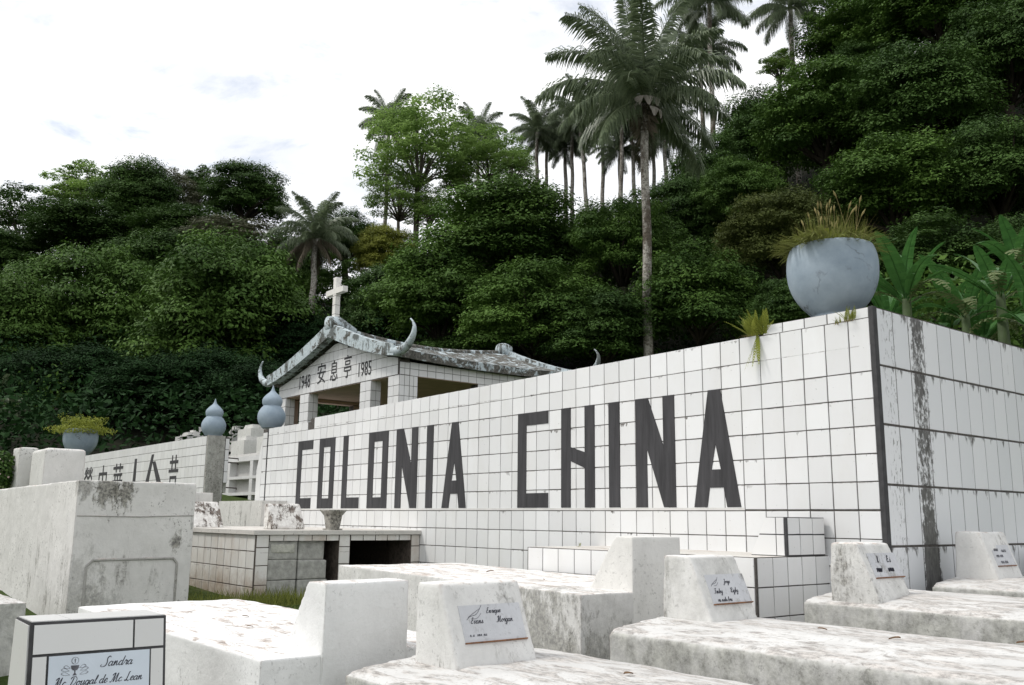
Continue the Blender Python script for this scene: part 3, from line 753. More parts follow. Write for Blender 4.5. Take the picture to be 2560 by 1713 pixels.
# thick curved fascia boards front and rear, each side one piece, ending in a horn
def fascia(sgn, hw, y, name='fascia'):
    mb = MB(); n = 18
    for i in range(n):
        t0, t1 = i/n, (i+1)/n; x0, x1 = XC+sgn*hw*t0, XC+sgn*hw*t1
        d0 = .235-.065*t0; d1 = .235-.065*t1
        pl_ = [P_(x0, y, roof_top(t0)+.03-d0), P_(x0, y, roof_top(t0)+.03), P_(x1, y, roof_top(t1)+.03), P_(x1, y, roof_top(t1)+.03-d1)]
        if sgn < 0: pl_ = pl_[::-1]
        mb.prism(pl_, (0, .13, 0))
    mb.build(name, M_fascia, pv)
    # horn: curls outward and up
    bx = XC+sgn*(hw-.02); bz = roof_top(1)-.05
    mb = MB()
    pts = [(bx-sgn*.10, y+.065, bz+.0), (bx+sgn*.08, y+.065, bz-.03), (bx+sgn*.24, y+.065, bz+.0), (bx+sgn*.36, y+.06, bz+.07), (bx+sgn*.44, y+.06, bz+.16), (bx+sgn*.46, y+.06, bz+.26), (bx+sgn*.42, y+.06, bz+.34), (bx+sgn*.36, y+.06, bz+.39)]
    # refine
    Q = []
    for i in range(len(pts)-1):
        p0 = Vector(pts[max(0,i-1)]); p1 = Vector(pts[i]); p2 = Vector(pts[i+1]); p3 = Vector(pts[min(len(pts)-1,i+2)])
        for t in (0, .33, .66): Q.append(.5*((2*p1)+(-p0+p2)*t+(2*p0-5*p1+4*p2-p3)*t*t+(-p0+3*p1-3*p2+p3)*t**3))
    Q.append(Vector(pts[-1]))
    m_ = len(Q)
    rad = [max(.012, .078*(1-(i/(m_-1))**1.3)) for i in range(m_)]
    mb.tube([P_(*q) for q in Q], rad, 12); mb.build('horn', M_fascia if y < 3 else M_fascia, pv, smooth=True)
for y in (YF, YB-.13):
    fascia(1, 1.99, y); fascia(-1, 2.22, y)
mb = MB(); mb.tube([P_(XC, y_, 4.575+sag(y_, 0)) for y_ in [YF+.08+(YB-YF-.16)*q/10 for q in range(11)]], .05, 10); mb.build('ridge', M_roof, pv, smooth=True)
mb = MB(); mb.tube([P_(XC, YB-.22, 4.60), P_(XC, YB-.12, 4.61), P_(XC, YB+.0, 4.60)], [.12, .135, .12], 16); mb.build('ridge_end', M_fascia, pv, smooth=True)
mb = MB(); mb.tube([P_(XC+.02, YF-.01, 4.58), P_(XC+.02, YF+.12, 4.60), P_(XC+.02, YF+.45, 4.50)], [.14, .15, .09], 14); mb.build('ridge_end', M_fascia, pv, smooth=True)
# cross on the front apex
cx = empty('cross', (XC+.04, YF+.10, 4.70)); tag(cx, 'white tiled cross standing on the front apex of the pavilion roof', 'cross')
M_crosst = wash('cross white', (.80,.78,.74), .3, .5, .3, 0, 9.)
mb = MB(); mb.box((-.046, -.042, -.05), (.046, .042, .67)); 
o = mb.build('upright', M_crosst, cx)
for z in (.06, .21, .36):
    mb = MB(); mb.box((-.048, -.044, z), (.048, .044, z+.005)); mb.build('joint_line', M_grout, cx)
mb = MB(); mb.box((-.28, -.044, .395), (.28, .044, .485)); mb.build('crossbar', M_crosst, cx)
# text on the gable
for body, x0, x1, z0_, z1_ in (('1948', -11.76, -11.37, 3.70, 3.925), ('安', -11.12, -10.84, 3.72, 4.06), ('息', -10.68, -10.43, 3.72, 4.05), ('亭', -10.23, -10.0, 3.72, 4.08), ('1985', -9.76, -9.38, 3.69, 3.91)):
    put_text(body, x0, x1, z0_, z1_, 2.3-.0065, pv, M_letter, PV)

# ------------------------------------------------------------ whitewashed tombs
tex = bpy.data.textures.new('lump', 'CLOUDS'); tex.noise_scale = .16; tex.noise_depth = 5
def soften(o, vox=.010, smooth=3, disp=.010):
    m = o.modifiers.new('r', 'REMESH'); m.mode = 'VOXEL'; m.voxel_size = vox; m.use_smooth_shade = True
    m = o.modifiers.new('s', 'SMOOTH'); m.factor = .5; m.iterations = smooth
    if disp:
        m = o.modifiers.new('d', 'DISPLACE'); m.texture = tex; m.strength = disp; m.mid_level = .5; m.texture_coords = 'GLOBAL'
    return o
def solid(name, pts_bottom_top, mat, parent, off, **k):
    """prism solid from profile (x,z) list extruded y0..y1"""
    prof, y0, y1 = pts_bottom_top
    mb = MB(); mb.prism([rel((x, y0, z), off) for x, z in prof][::-1], (0, y1-y0, 0))
    me = mb.mesh(name); bm = bmesh.new(); bm.from_mesh(me); bmesh.ops.remove_doubles(bm, verts=bm.verts, dist=1e-5); bmesh.ops.recalc_face_normals(bm, faces=bm.faces); bm.to_mesh(me); bm.free()
    return soften(link(name, me, mat, parent), **k)

# cursive stroke letters for the plaques
G = {
 'a': (1.15, [[(.85,.8),(.5,1),(.12,.65),(.12,.18),(.42,0),(.75,.35),(.87,.95),(.82,.2),(1.0,0),(1.2,.25)]]),
 'b': (1.0, [[(.0,.3),(.4,1.3),(.5,2.),(.3,2.),(.2,1.),(.2,.1),(.5,0),(.8,.4),(.7,.9),(.4,.8)]]),
 'c': (.9, [[(.75,.8),(.5,1),(.15,.7),(.1,.25),(.4,0),(.95,.25)]]),
 'd': (1.2, [[(.85,.8),(.5,1),(.12,.65),(.12,.18),(.42,0),(.75,.35),(.95,2.),(.82,.2),(1.0,0),(1.2,.25)]]),
 'e': (.85, [[(.1,.4),(.6,.6),(.65,.95),(.4,1.),(.1,.6),(.2,.1),(.5,0),(.9,.3)]]),
 'g': (1.1, [[(.85,.8),(.5,1),(.12,.65),(.12,.18),(.42,0),(.75,.35),(.87,.95),(.75,-.6),(.4,-1),(.2,-.7),(1.1,.3)]]),
 'i': (.6, [[(.1,.3),(.35,1.),(.25,.2),(.4,0),(.65,.3)], [(.4,1.4),(.45,1.5)]]),
 'l': (.6, [[(.1,.3),(.5,1.4),(.45,2.),(.3,1.8),(.2,.2),(.4,0),(.65,.3)]]),
 'n': (1.2, [[(.05,.6),(.25,1.),(.2,0),(.5,.9),(.7,.9),(.72,.2),(.9,0),(1.2,.3)]]),
 'o': (.95, [[(.5,1),(.12,.7),(.1,.2),(.4,0),(.75,.3),(.75,.8),(.5,1),(.7,.8),(1.0,.9)]]),
 'q': (1.1, [[(.85,.8),(.5,1),(.12,.65),(.12,.18),(.42,0),(.75,.35),(.87,.95),(.75,-.9),(.9,-.7),(1.1,.3)]]),
 'r': (.9, [[(.05,.3),(.3,1.1),(.45,.85),(.7,.9),(.6,.2),(.75,0),(.95,.3)]]),
 's': (.85, [[(.05,.2),(.45,1.05),(.5,.7),(.65,.2),(.4,0),(.1,.1),(.5,0),(.9,.3)]]),
 'u': (1.15, [[(.1,.6),(.25,1.),(.2,.2),(.4,0),(.75,.4),(.85,1.),(.8,.2),(.95,0),(1.2,.3)]]),
 'v': (1., [[(.05,.7),(.25,1.),(.35,.1),(.5,0),(.8,.6),(.75,1.),(1.0,.9)]]),
 'w': (1.3, [[(.05,.7),(.2,1.),(.2,.1),(.4,0),(.6,.9),(.65,.1),(.85,0),(1.1,.6),(1.05,1),(1.3,.9)]]),
 'y': (1.1, [[(.1,.6),(.25,1.),(.2,.3),(.4,.1),(.75,.4),(.85,1.),(.75,-.6),(.4,-1),(.2,-.7),(1.1,.3)]]),
 'S': (1.4, [[(1.4,1.9),(1.2,2.2),(.8,2.),(.75,1.5),(.95,.8),(.8,.1),(.2,-.1),(-.3,.1),(-.1,.4)]]),
 'M': (2.1, [[(.0,.1),(.3,0),(.6,1.2),(.8,2.1),(.4,1.9),(.2,1.6)], [(.8,2.1),(.85,.0),(1.2,1.2),(1.5,2.1),(1.5,.2),(1.7,0),(2.0,.3)]]),
 'D': (1.8, [[(.7,1.9),(.5,.2),(.2,.1),(.9,0),(1.5,.6),(1.5,1.6),(.9,2.15),(.2,2.),(.1,1.6)]]),
 'L': (1.4, [[(.9,2.1),(.6,2.1),(.55,1.2),(.4,.2),(.1,0),(.0,.2),(.5,.15),(1.0,0),(1.3,.2)]]),
 'E': (1.3, [[(1.1,1.8),(.8,2.1),(.4,1.8),(.5,1.2),(.8,1.1),(.3,.9),(.15,.3),(.5,0),(1.1,.3)]]),
 'J': (1.1, [[(.2,1.8),(.6,2.1),(1.0,2.),(.8,.8),(.5,-.6),(.1,-.8),(.1,-.4),(1.0,.4)]]),
 'F': (1.2, [[(.1,1.8),(.5,2.1),(1.3,2.1)], [(.8,2.1),(.6,.6),(.4,0),(.0,.1)], [(.3,1.1),(1.0,1.1)]]),
 'R': (1.4, [[(.4,1.9),(.3,.0)], [(.0,1.6),(.4,2.1),(1.1,2.),(1.0,1.3),(.4,1.1),(.9,.3),(1.1,0),(1.4,.2)]]),
 '2': (1., [[(.1,1.5),(.4,1.9),(.8,1.5),(.1,0),(.9,0)]]), '0': (1., [[(.5,1.9),(.1,1.),(.5,0),(.9,1.),(.5,1.9)]]), '7': (1., [[(.1,1.9),(.9,1.9),(.4,0)]]),
 '.': (.4, [[(.1,0),(.15,.1)]]), ' ': (.7, []),
}
def smoothpts(pts, k=4):
    Q = []; V_ = [Vector((p[0], p[1], 0)) for p in pts]
    for i in range(len(V_)-1):
        p0, p1, p2, p3 = V_[max(0,i-1)], V_[i], V_[i+1], V_[min(len(V_)-1,i+2)]
        for j in range(k):
            t = j/k; Q.append(.5*((2*p1)+(-p0+p2)*t+(2*p0-5*p1+4*p2-p3)*t*t+(-p0+3*p1-3*p2+p3)*t**3))
    Q.append(V_[-1]); return Q
def ribbon(mb, pts, w_, emit, z=0):
    n = len(pts)
    for i in range(n-1):
        a, b = pts[i], pts[i+1]; d = (b-a)
        if d.length < 1e-7: continue
        d = d.normalized(); s_ = Vector((-d.y, d.x, 0))
        wd = w_*(1.25 if d.y < -.3 else .75)
        q = [a-s_*wd-d*wd*.3, b-s_*wd+d*wd*.3, b+s_*wd+d*wd*.3, a+s_*wd-d*wd*.3]
        mb.face([emit(p.x, p.y) for p in q])
def script(mb, text, x, y, xh, emit, w_=.0011, slant=.35, sp=1.):
    for ch in text:
        if ch not in G: x += .7*xh; continue
        adv, strokes = G[ch]
        for s_ in strokes:
            Q = [Vector((x+p.x*xh*sp+p.y*xh*slant, y+p.y*xh, 0)) for p in smoothpts(s_)]
            ribbon(mb, Q, w_, emit)
        x += adv*xh*sp
    return x

def plaque_on(tomb, off, cb, ybot, yw, slope_dx, slope_dz, u0, u1, w0, w1, lines, ink, motif=None, thick=.012, lift=.004, label=None, rust=True):
    """plaque lying on a sloped +x face. cb=(x,z) foot of slope, slope vector, u range across (y), w range up the slope"""
    sl = Vector((slope_dx, 0, slope_dz)).normalized(); nrm = Vector((sl.z, 0, -sl.x)); U = Vector((0, 1, 0))
    O = Vector((cb[0], ybot, cb[1]))-Vector(off)
    def E_(u, w_, h): return O+U*u+sl*w_+nrm*h
    mb = MB(); a = [E_(u0, w0, -.02), E_(u1, w0, -.02), E_(u1, w1, -.02), E_(u0, w1, -.02)]
    mb.prism([E_(u0, w0, -.02), E_(u1, w0, -.02), E_(u1, w1, -.02), E_(u0, w1, -.02)], nrm*(.02+lift+thick))
    p = mb.build('plaque', M_plaque, tomb)
    h = lift+thick+.0008
    if rust:
        mb = MB(); mb.prism([E_(u0-.001, w0-.003, -.01), E_(u1+.001, w0-.003, -.01), E_(u1+.001, w0+.001, -.01), E_(u0-.001, w0+.001, -.01)], nrm*(.015+lift+thick)); mb.build('rusty_edge', M_rust, p)
    mb = MB()
    for (t, uu, ww, xh, w_) in lines:
        script(mb, t, uu, ww, xh, lambda x, y: tuple(E_(x, y, h)), w_)
    if motif: motif(mb, lambda x, y: tuple(E_(x, y, h)))
    mb.build('lettering', ink, p)
    return p, E_

PL = wash('whitewash clean', (.84,.84,.83), .12, .66, .3, 0, 1., (.40,.35,.315), edge=.6)
PL2 = wash('whitewash patchy', (.80,.79,.77), .35, .75, .45, .35, 2., (.42,.37,.335), edge=.6, blots=((-.32,0,.42,.38,.6),(-.05,.1,.35,.22,.45),(0,.28,.5,.10,.5)))
PLG = wash('whitewash thin grey', (.64,.635,.62), .4, 1.1, .3, .95, 4., (.38,.36,.34), edge=.6)
PLH = wash('headstone wash', (.74,.735,.715), .7, .5, .25, .18, 5., edge=.6)
PLH2 = wash('headstone wash mouldy', (.76,.755,.735), .8, .6, .35, .45, 6., edge=.6)
PLV = wash('vault wash', (.70,.695,.67), .62, .6, .6, .18, 8., edge=.6)

def plain_tomb(name, label, org, rz, L, W, zt, zb, hs, mslab, mhs, group='whitewashed tombs with wedge headstones'):
    """org = near +x corner of the slab top; slab extends to -x and +y. hs=(y0,y1,len_top,len_bot,height,zbottom)"""
    t = empty(name, (org[0], org[1], zb), rz); tag(t, label, 'tomb', group)
    off = (0, 0, zb)
    solid('slab', ([(-L, zb-.2), (0, zb-.2), (0, zt), (-L, zt)], 0, W), mslab, t, off)
    y0, y1, lt, lb, h, dx = hs
    solid('headstone', ([(dx-lb, zt-.25), (dx, zt-.25), (dx, zt+h), (dx-lt, zt+h), (dx-lb, zt)], y0, y1), mhs, t, off)
    return t
# T2: bright white tomb, left centre
plain_tomb('tomb', 'bright clean white tomb, left centre, its plain wedge headstone right of the tiled headstone', (-.35, -3.315, 0), R(0), 2.22, .86, 1.125, .35, (.22, .56, .14, .29, .235, .012), PL, PL)
# T3: middle tomb with tall blank headstone
plain_tomb('tomb', 'white tomb below the words with tall blank wedge headstone and mouldy grey side', (-.46, -1.775, 0), R(-6), 2.75, .92, 1.262, .5, (.30, .60, .13, .33, .250, .002), PL2, wash('cream wash', (.74,.73,.70), .15, .4, .25, 0, 11.))

def slope_hit(px, py, O, sl, nrm):
    x = px*1.0926; y = py*1.0926; d = FW + (x-1280)/FPX*RT - (y-856.5)/FPX*UP
    n = np.array(nrm); t = ((np.array(O)-CAMPOS)@n)/(d@n); p = CAMPOS+d*t
    return p[1]-O[1], float((p-np.array(O))@np.array(sl))
def plaque_tomb(label, corner, L, W, zt, zb, hs, mslab, mhs, plq, lines=(), ink=None, motif=None):
    """slab whose top crowns up towards the middle; the headstone slopes on its +x side and carries a plaque"""
    c = hit(*corner, 2, zt); up_ = .028; zc_ = zt+up_
    BL, BR, FR_, TL_, TR_ = hs
    a = hit(*BL, 2, zc_); b = hit(*BR, 2, zc_)
    y0 = a[1]*.7+b[1]*.3; xa = hit(*BL, 1, y0)[0]; xb = hit(*BR, 1, y0)[0]; y1 = hit(*FR_, 0, xb)[1]
    tl = hit(*TL_, 1, y0); tr = hit(*TR_, 1, y0); zh = (tl[2]+tr[2])/2; xt = tr[0]
    x0 = min(c[0], xa-.012)
    t = empty('tomb', (x0, c[1], zb)); tag(t, label, 'tomb', 'whitewashed tombs with sloped plaque headstones')
    off = (x0, c[1], zb)
    prof = [(c[1], zb-.2), (c[1]+W, zb-.2), (c[1]+W, zt-.01), (c[1]+W-.03, zt+.005), (c[1]+W-.25, zc_), (c[1]+.28, zc_), (c[1]+.03, zt), (c[1], zt-.018)]
    mb = MB(); mb.prism([rel((x0, y, z), off) for y, z in prof], (L, 0, 0)); me = mb.mesh('slab'); bm = bmesh.new(); bm.from_mesh(me); bmesh.ops.remove_doubles(bm, verts=bm.verts, dist=1e-5); bmesh.ops.recalc_face_normals(bm, faces=bm.faces); bm.to_mesh(me); bm.free()
    soften(link('slab', me, mslab, t), .011, 3, .009)
    solid('headstone', ([(xa, zt-.1), (xb+.02, zt-.1), (xb, zc_), (xt, zh), (tl[0], zh)], y0, y1), mhs, t, off)
    if plq:
        sl = Vector((xt-xb, 0, zh-zc_)).normalized(); nrm = Vector((sl.z, 0, -sl.x)); O = (xb, y0, zc_)
        P4 = [slope_hit(*p, O, sl, nrm) for p in plq]      # TL, BL, BR, TR
        u0 = (P4[0][0]+P4[1][0])/2; u1 = (P4[2][0]+P4[3][0])/2; w0 = (P4[1][1]+P4[2][1])/2; w1 = (P4[0][1]+P4[3][1])/2
        wu, hu = u1-u0, w1-w0
        LN = [(tx, u0+fu*wu, w0+fw_*hu, xh, w_) for tx, fu, fw_, xh, w_ in lines]
        plaque_on(t, off, (xb, zc_), y0, 0, xt-xb, zh-zc_, u0, u1, w0, w1, LN, ink or M_ink, (lambda mb, e: feather(mb, e, u0+motif[0]*wu, w0+motif[1]*hu, motif[2])) if motif else None, thick=.003, lift=.0)
    return t
def feather(mb, e, x=.03, y=.16, s=1.):
    for k in range(7):
        ribbon(mb, [Vector((x+.008*k*s, y+.004*k*s, 0)), Vector((x+(.008*k+.022)*s, y+(.004*k+.010)*s, 0))], .0007, e)
    ribbon(mb, smoothpts([(x-.01*s, y-.012*s), (x+.01*s, y+.002*s), (x+.05*s, y+.012*s), (x+.085*s, y+.05*s)]), .0010, e)
    ribbon(mb, smoothpts([(x+.02*s, y-.01*s), (x+.05*s, y-.006*s), (x+.075*s, y+.014*s)]), .0008, e)
plaque_tomb('weathered white tomb nearest the camera, plaque with the names Enrique Evans Morgan', (790.6, 1533), 3.6, .90, 1.088, .3,
    ((946.8,1508), (1043.6,1528.3), (1231,1503.3), (953,1331.5), (1004.6,1334.6)), PLG, PLH, ((1051.4,1387.4), (1060,1475.8), (1202,1459), (1187.5,1378.6)),
    [('Enrique', .42, .76, .0088, .0010), ('Evans', .14, .50, .0095, .0010), ('Morgan', .56, .50, .0095, .0010), ('. n..u . vnn .nu', .06, .16, .0060, .0006)], motif=(.12, .68, .75))
plaque_tomb('white tomb on a grey slab, mouldy headstone with the name Jorge, fourth from the right', (1418, 1440), 4.2, .84, 1.165, .4,
    ((1515.3,1412.7), (1629.3,1420.5), (1735.5,1409.6), (1516.9,1269), (1576.2,1275.3)), PLG, PLH2, ((1610.6,1315.9), (1632.4,1384.6), (1719.9,1376.8), (1696.5,1312.7)),
    [('Jorge', .42, .68, .0085, .0011), ('Finley', .10, .36, .0095, .0012), ('Rigby', .52, .36, .0095, .0012), ('vu nulu bru', .12, .08, .0085, .0012)], motif=(.10, .66, .6))
plaque_tomb('mouldy white tomb before the wall corner, its plaque letters streaked black', (1838, 1369), 5.0, .84, 1.245, .6,
    ((1899.5,1359.7), (2009.5,1363), (2083.4,1348.2), (1898.5,1241.4), (1957,1241.4)), PLG, PLH2, ((1976.7,1267.7), (2009.5,1323.5), (2065.4,1319.3), (2045.6,1264.4)),
    [('B. l', .15, .62, .014, .0028), ('E.i', .60, .62, .014, .0024), ('vuw', .10, .25, .014, .0030), ('wnu', .52, .25, .013, .0030)], ink=M_ink)
plaque_tomb('white tomb standing against the stained side wall, second from the right edge', (2131, 1334), 5.0, .86, 1.282, .7,
    ((2183.6,1319), (2285.4,1323.6), (2343,1317), (2183.6,1216.8), (2239.4,1216.8)), PLG, PLH, ((2260.8,1249.7), (2285.5,1295.6), (2324.9,1294), (2303,1246)),
    [('woue', .10, .72, .012, .0016), ('nuca', .50, .66, .012, .0014), ('ovu nen', .12, .42, .011, .0014), ('ruu ean', .22, .12, .012, .0014)], ink=M_inkfade)
c_ = hit(2325, 1312, 2, 1.30)
t_ = empty('tomb', (float(c_[0]), float(c_[1])+.25, .7)); tag(t_, 'rounded white headstone end of the tomb cut by the right edge', 'tomb', 'whitewashed tombs with sloped plaque headstones')
solid('headstone', ([(c_[0], .7), (c_[0]+.4, .7), (c_[0]+.4, 1.30), (c_[0]+.18, 1.44), (c_[0], 1.44)], c_[1]+.25, c_[1]+.75), PL, t_, (float(c_[0]), float(c_[1])+.25, .7), smooth=10)

# T1: tiled headstone with the Sandra plaque
ts = empty('tiled_tomb', (-.75, -3.95, .3)); tag(ts, 'white tiled headstone with black edges and the plaque Sandra McDougal de McLean', 'tomb')
ox = Vector((-.75, -3.95, .3))
YW0, YW1 = -3.955, -3.535; XT0, XT1 = -.84, -.64; ZT = 1.252; SLX = .10/.55
mb = MB(); Wv = YW1-YW0
prof = [(XT0-.03, .3), (XT1+SLX*.95, .3), (XT1, ZT), (XT0, ZT)]
mb.prism([rel((x, YW0, z), ox) for x, z in prof][::-1], (0, Wv, 0))
mb.build('headstone', M_strip, ts)
sl = Vector((-SLX, 0, 1)).normalized(); nrm = Vector((sl.z, 0, -sl.x)); Of = Vector((XT1, YW0, ZT))-ox
def EF(u, dwn, h): return Of+Vector((0, u, 0))-sl*dwn+nrm*h
def slab_t(mb, u0, u1, d0, d1, mi=0):
    g = .0012
    a = [EF(u0+g, d1-g, 0), EF(u1-g, d1-g, 0), EF(u1-g, d0+g, 0), EF(u0+g, d0+g, 0)]
    mb.prism(a, nrm*.004, mi, rng.random())
mb = MB()
slab_t(mb, .010, .312, .008, .098); slab_t(mb, .316, .412, .008, .098)
slab_t(mb, .010, .052, .104, .7); slab_t(mb, .370, .412, .104, .7)
# top and left side tiles
mb.prism([rel((XT0+.004, YW0+.006, ZT), ox), rel((XT1-.006, YW0+.006, ZT), ox), rel((XT1-.006, YW0+.118, ZT), ox), rel((XT0+.004, YW0+.118, ZT), ox)], (0, 0, .003), 0, .5)
mb.prism([rel((XT0+.004, YW0+.121, ZT), ox), rel((XT1-.006, YW0+.121, ZT), ox), rel((XT1-.006, YW1-.006, ZT), ox), rel((XT0+.004, YW1-.006, ZT), ox)], (0, 0, .003), 0, .6)
mb.prism([rel(p, ox) for p in [(XT0-.030, YW0, .31), (XT1+SLX*.93-.010, YW0, .31), (XT1-.010, YW0, ZT-.010), (XT0+.004, YW0, ZT-.006)]], (0, -.004, 0), 0, .5)
mb.build('facing_tiles', tile_mat('large tile', (.70,.70,.69), .12, .3), ts)
mb = MB(); a = [EF(.058, .70, 0), EF(.366, .70, 0), EF(.366, .106, 0), EF(.058, .106, 0)]; mb.prism(a, nrm*.005)
pq = mb.build('plaque', plain('blue white plaque', (.60,.66,.73), .35, .06, 5, .05), ts)
e_ = lambda x, y: tuple(EF(x, y*-1, .0058))
mb = MB()
def scr(t, u, d, xh, w_): script(mb, t, u, -d, xh, e_, w_, .38)
scr('Sandra', .215, .148, .0135, .0011)
scr('Mc Dougal de Mc Lean', .072, .198, .0122, .0011)
scr('D', .300, .250, .012, .0011); scr('2007', .322, .245, .011, .0011)
mb.build('lettering', M_ink, pq)
mb = MB()      # chalice, host and wheat
cxx, cyy = .135, -.150
circ = [Vector((cxx+.0105*math.cos(a), cyy+.026+.0105*math.sin(a), 0)) for a in np.linspace(0, 2*math.pi, 17)]
ribbon(mb, circ, .0007, e_)
ribbon(mb, [Vector((cxx, cyy+.032, 0)), Vector((cxx, cyy+.020, 0))], .0009, e_); ribbon(mb, [Vector((cxx-.003, cyy+.028, 0)), Vector((cxx+.003, cyy+.028, 0))], .0009, e_)
bowl = [(cxx-.0125, cyy+.012), (cxx-.011, cyy+.003), (cxx-.006, cyy-.003), (cxx+.006, cyy-.003), (cxx+.011, cyy+.003), (cxx+.0125, cyy+.012)]
mb.face([e_(*p) for p in bowl]); mb.face([e_(*p) for p in [(cxx-.0022, cyy-.003), (cxx-.0016, cyy-.010), (cxx-.0065, cyy-.018), (cxx+.0065, cyy-.018), (cxx+.0016, cyy-.010), (cxx+.0022, cyy-.003)]])
for s_ in (-1, 1):
    for (dx, dy, L_) in ((.018, -.012, .022), (.020, .000, .020), (.017, .008, .016)):
        ribbon(mb, smoothpts([(cxx+s_*dx*.8, cyy+dy-.004), (cxx+s_*(dx+L_*.5), cyy+dy+.005), (cxx+s_*(dx+L_), cyy+dy+.001), (cxx+s_*(dx+L_*.5), cyy+dy-.004), (cxx+s_*dx*.8, cyy+dy-.004)]), .0006, e_)
mb.build('chalice_emblem', M_inkfade, pq)

# T8: tiled tomb against the wall with tiled headstone
t8 = empty('tiled_tomb', (-.35, -.66, .7)); tag(t8, 'white tiled tomb with stepped tiled headstone against the wall under the letters', 'tomb')
o8 = (-.35, -.66, .7)
def tbox(mb, x0, x1, y0, y1, z0, z1, sk=None, t=.15, zl=None, edge=0.0):
    mb.box(rel((x0, y0, z0), o8), rel((x1, y1, z1), o8), 0)
    zl = zl or [z1-t*k for k in range(int((z1-z0)/t)+1)][::-1]
    nx = max(1, round((x1-x0)/t)); ny = max(1, round((y1-y0)/.13))
    tiles(mb, rel((0, y0, 0), o8), (1, 0, 0), (0, 0, 1), [x1-.006-t*i for i in range(int((x1-x0)/t)+1)][::-1], zl, mi=1, rng=rng, gap=.003)
    tiles(mb, rel((x1, 0, 0), o8), (0, 1, 0), (0, 0, 1), list(np.linspace(y0+.012, y1, ny+1)), zl, mi=1, rng=rng, gap=.003)
mb = MB(); tbox(mb, -2.162, -.35, -.66, -.0, .75, 1.405); mb.face([rel(p, o8) for p in [(-2.162,-.66,1.4065),(-.35,-.66,1.4065),(-.35,-.002,1.4065),(-2.162,-.002,1.4065)]], 2)
mb.build('chest', [M_grout, M_tile, wash('tomb top wash', (.66,.64,.60), .2, .5, .3, 0, 13.)], t8)
mb = MB()
HA = float(hit(1719, 1266, 1, -.385)[0]); HB = float(hit(1753, 1183, 1, -.385)[0]); HC = (HB-.35)/2
hp = [(HA, 1.408), (-.35, 1.408), (-.35, 1.612), (HB, 1.612)]
mb.prism([rel((x, -.385, z), o8) for x, z in hp][::-1], (0, .355, 0))
xsp = [(-.50, -.356), (-.65, -.506), (-.86, -.656)]
def hcell(xa, xb, za, zb):
    def xm(z): return HA+(HB-HA)*(z-1.408)/.204
    def cl(x, z): return max(x, xm(z)+.002)
    g = .003
    p = [(cl(xa+g, za+g), za+g), (cl(xb-g, za+g), za+g), (cl(xb-g, zb-g), zb-g), (cl(xa+g, zb-g), zb-g)]
    if xb-g <= xm(zb): return
    mb.prism([rel((x, -.385, z), o8) for x, z in p], (0, -.005, 0), 1, rng.random())
for za, zb in ((1.408, 1.52), (1.52, 1.612)):
    for xa, xb in ((HA, HC), (HC, -.36)): hcell(xa, xb, za, zb)
tiles(mb, rel((-.35, -.385, 0), o8), (0, 1, 0), (0, 0, 1), [.012, .12, .24, .353], [1.41, 1.52, 1.61], mi=1, rng=rng, gap=.003)
mb.build('headstone', [M_strip, M_tile], t8)
wallfern(-2.05, 1.412, .28, 'tiny green weed on the tiled tomb against the wall', False, -.30)

# T9: tiled mausoleum with openings
t9 = empty('tiled_vault', (-4.45, -1.42, .9)); tag(t9, 'low tiled burial vault with two openings, one blocked with grey concrete blocks', 'vault')
o9 = (-4.45, -1.42, .9); o8_ = o8; o8 = o9
X9 = -4.45; XB = -7.0; YC = -1.55
mb = MB()
# shell: back part, floor, roof, jambs; front (+x) face with two openings
def b9(a, b, mi=0): mb.box(rel(a, o9), rel(b, o9), mi)
b9((XB, YC, .75), (X9, -1.435, 1.44)); b9((XB, -.02, .75), (X9, .0, 1.44)); b9((XB, -1.435, .75), (XB+.1, -.02, 1.44))
b9((X9-.6, -.81, .75), (X9, -.705, 1.44)); b9((X9-.35, -1.435, 1.415), (X9, -.81, 1.44)); b9((X9-.35, -.69, 1.415), (X9, -.10, 1.44)); b9((X9-.35, -.10, .75), (X9, -.02, 1.44))
tiles(mb, rel((0, YC, 0), o9), (1, 0, 0), (0, 0, 1), [X9-.004-.15*i for i in range(17)][::-1], [.76, .895, 1.035, 1.175, 1.31, 1.44], mi=1, rng=rng, gap=.0038)
zc = [.76, .90, 1.05, 1.20, 1.34, 1.44]
tiles(mb, rel((X9, 0, 0), o9), (0, 1, 0), (0, 0, 1), [YC+.006, -1.435], zc, mi=1, rng=rng, gap=.0035)
tiles(mb, rel((X9, 0, 0), o9), (0, 1, 0), (0, 0, 1), [-1.432, -1.31, -1.18, -1.06, -.93, -.812], [1.388, 1.44], mi=1, rng=rng, gap=.003)
tiles(mb, rel((X9, 0, 0), o9), (0, 1, 0), (0, 0, 1), [-.81, -.705], zc, mi=1, rng=rng, gap=.0035)
tiles(mb, rel((X9, 0, 0), o9), (0, 1, 0), (0, 0, 1), [-.70, -.58, -.46, -.34, -.22, -.10], [1.388, 1.44], mi=1, rng=rng, gap=.003)
tiles(mb, rel((X9, 0, 0), o9), (0, 1, 0), (0, 0, 1), [-.095, -.005], zc, mi=1, rng=rng, gap=.0035)
mb.build('walls', [M_grout_old, M_tile_old], t9)
mb = MB(); b9((XB-.05, YC-.025, 1.4405), (X9+.025, -.004, 1.475)); mb.build('top_slab', wash('slab edge', (.66,.64,.60), .3, .5, .4, .1, 15.), t9)
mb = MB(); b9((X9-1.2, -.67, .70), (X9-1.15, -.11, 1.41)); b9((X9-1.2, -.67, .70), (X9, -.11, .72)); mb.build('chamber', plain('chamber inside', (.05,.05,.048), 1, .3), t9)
k_ = 0
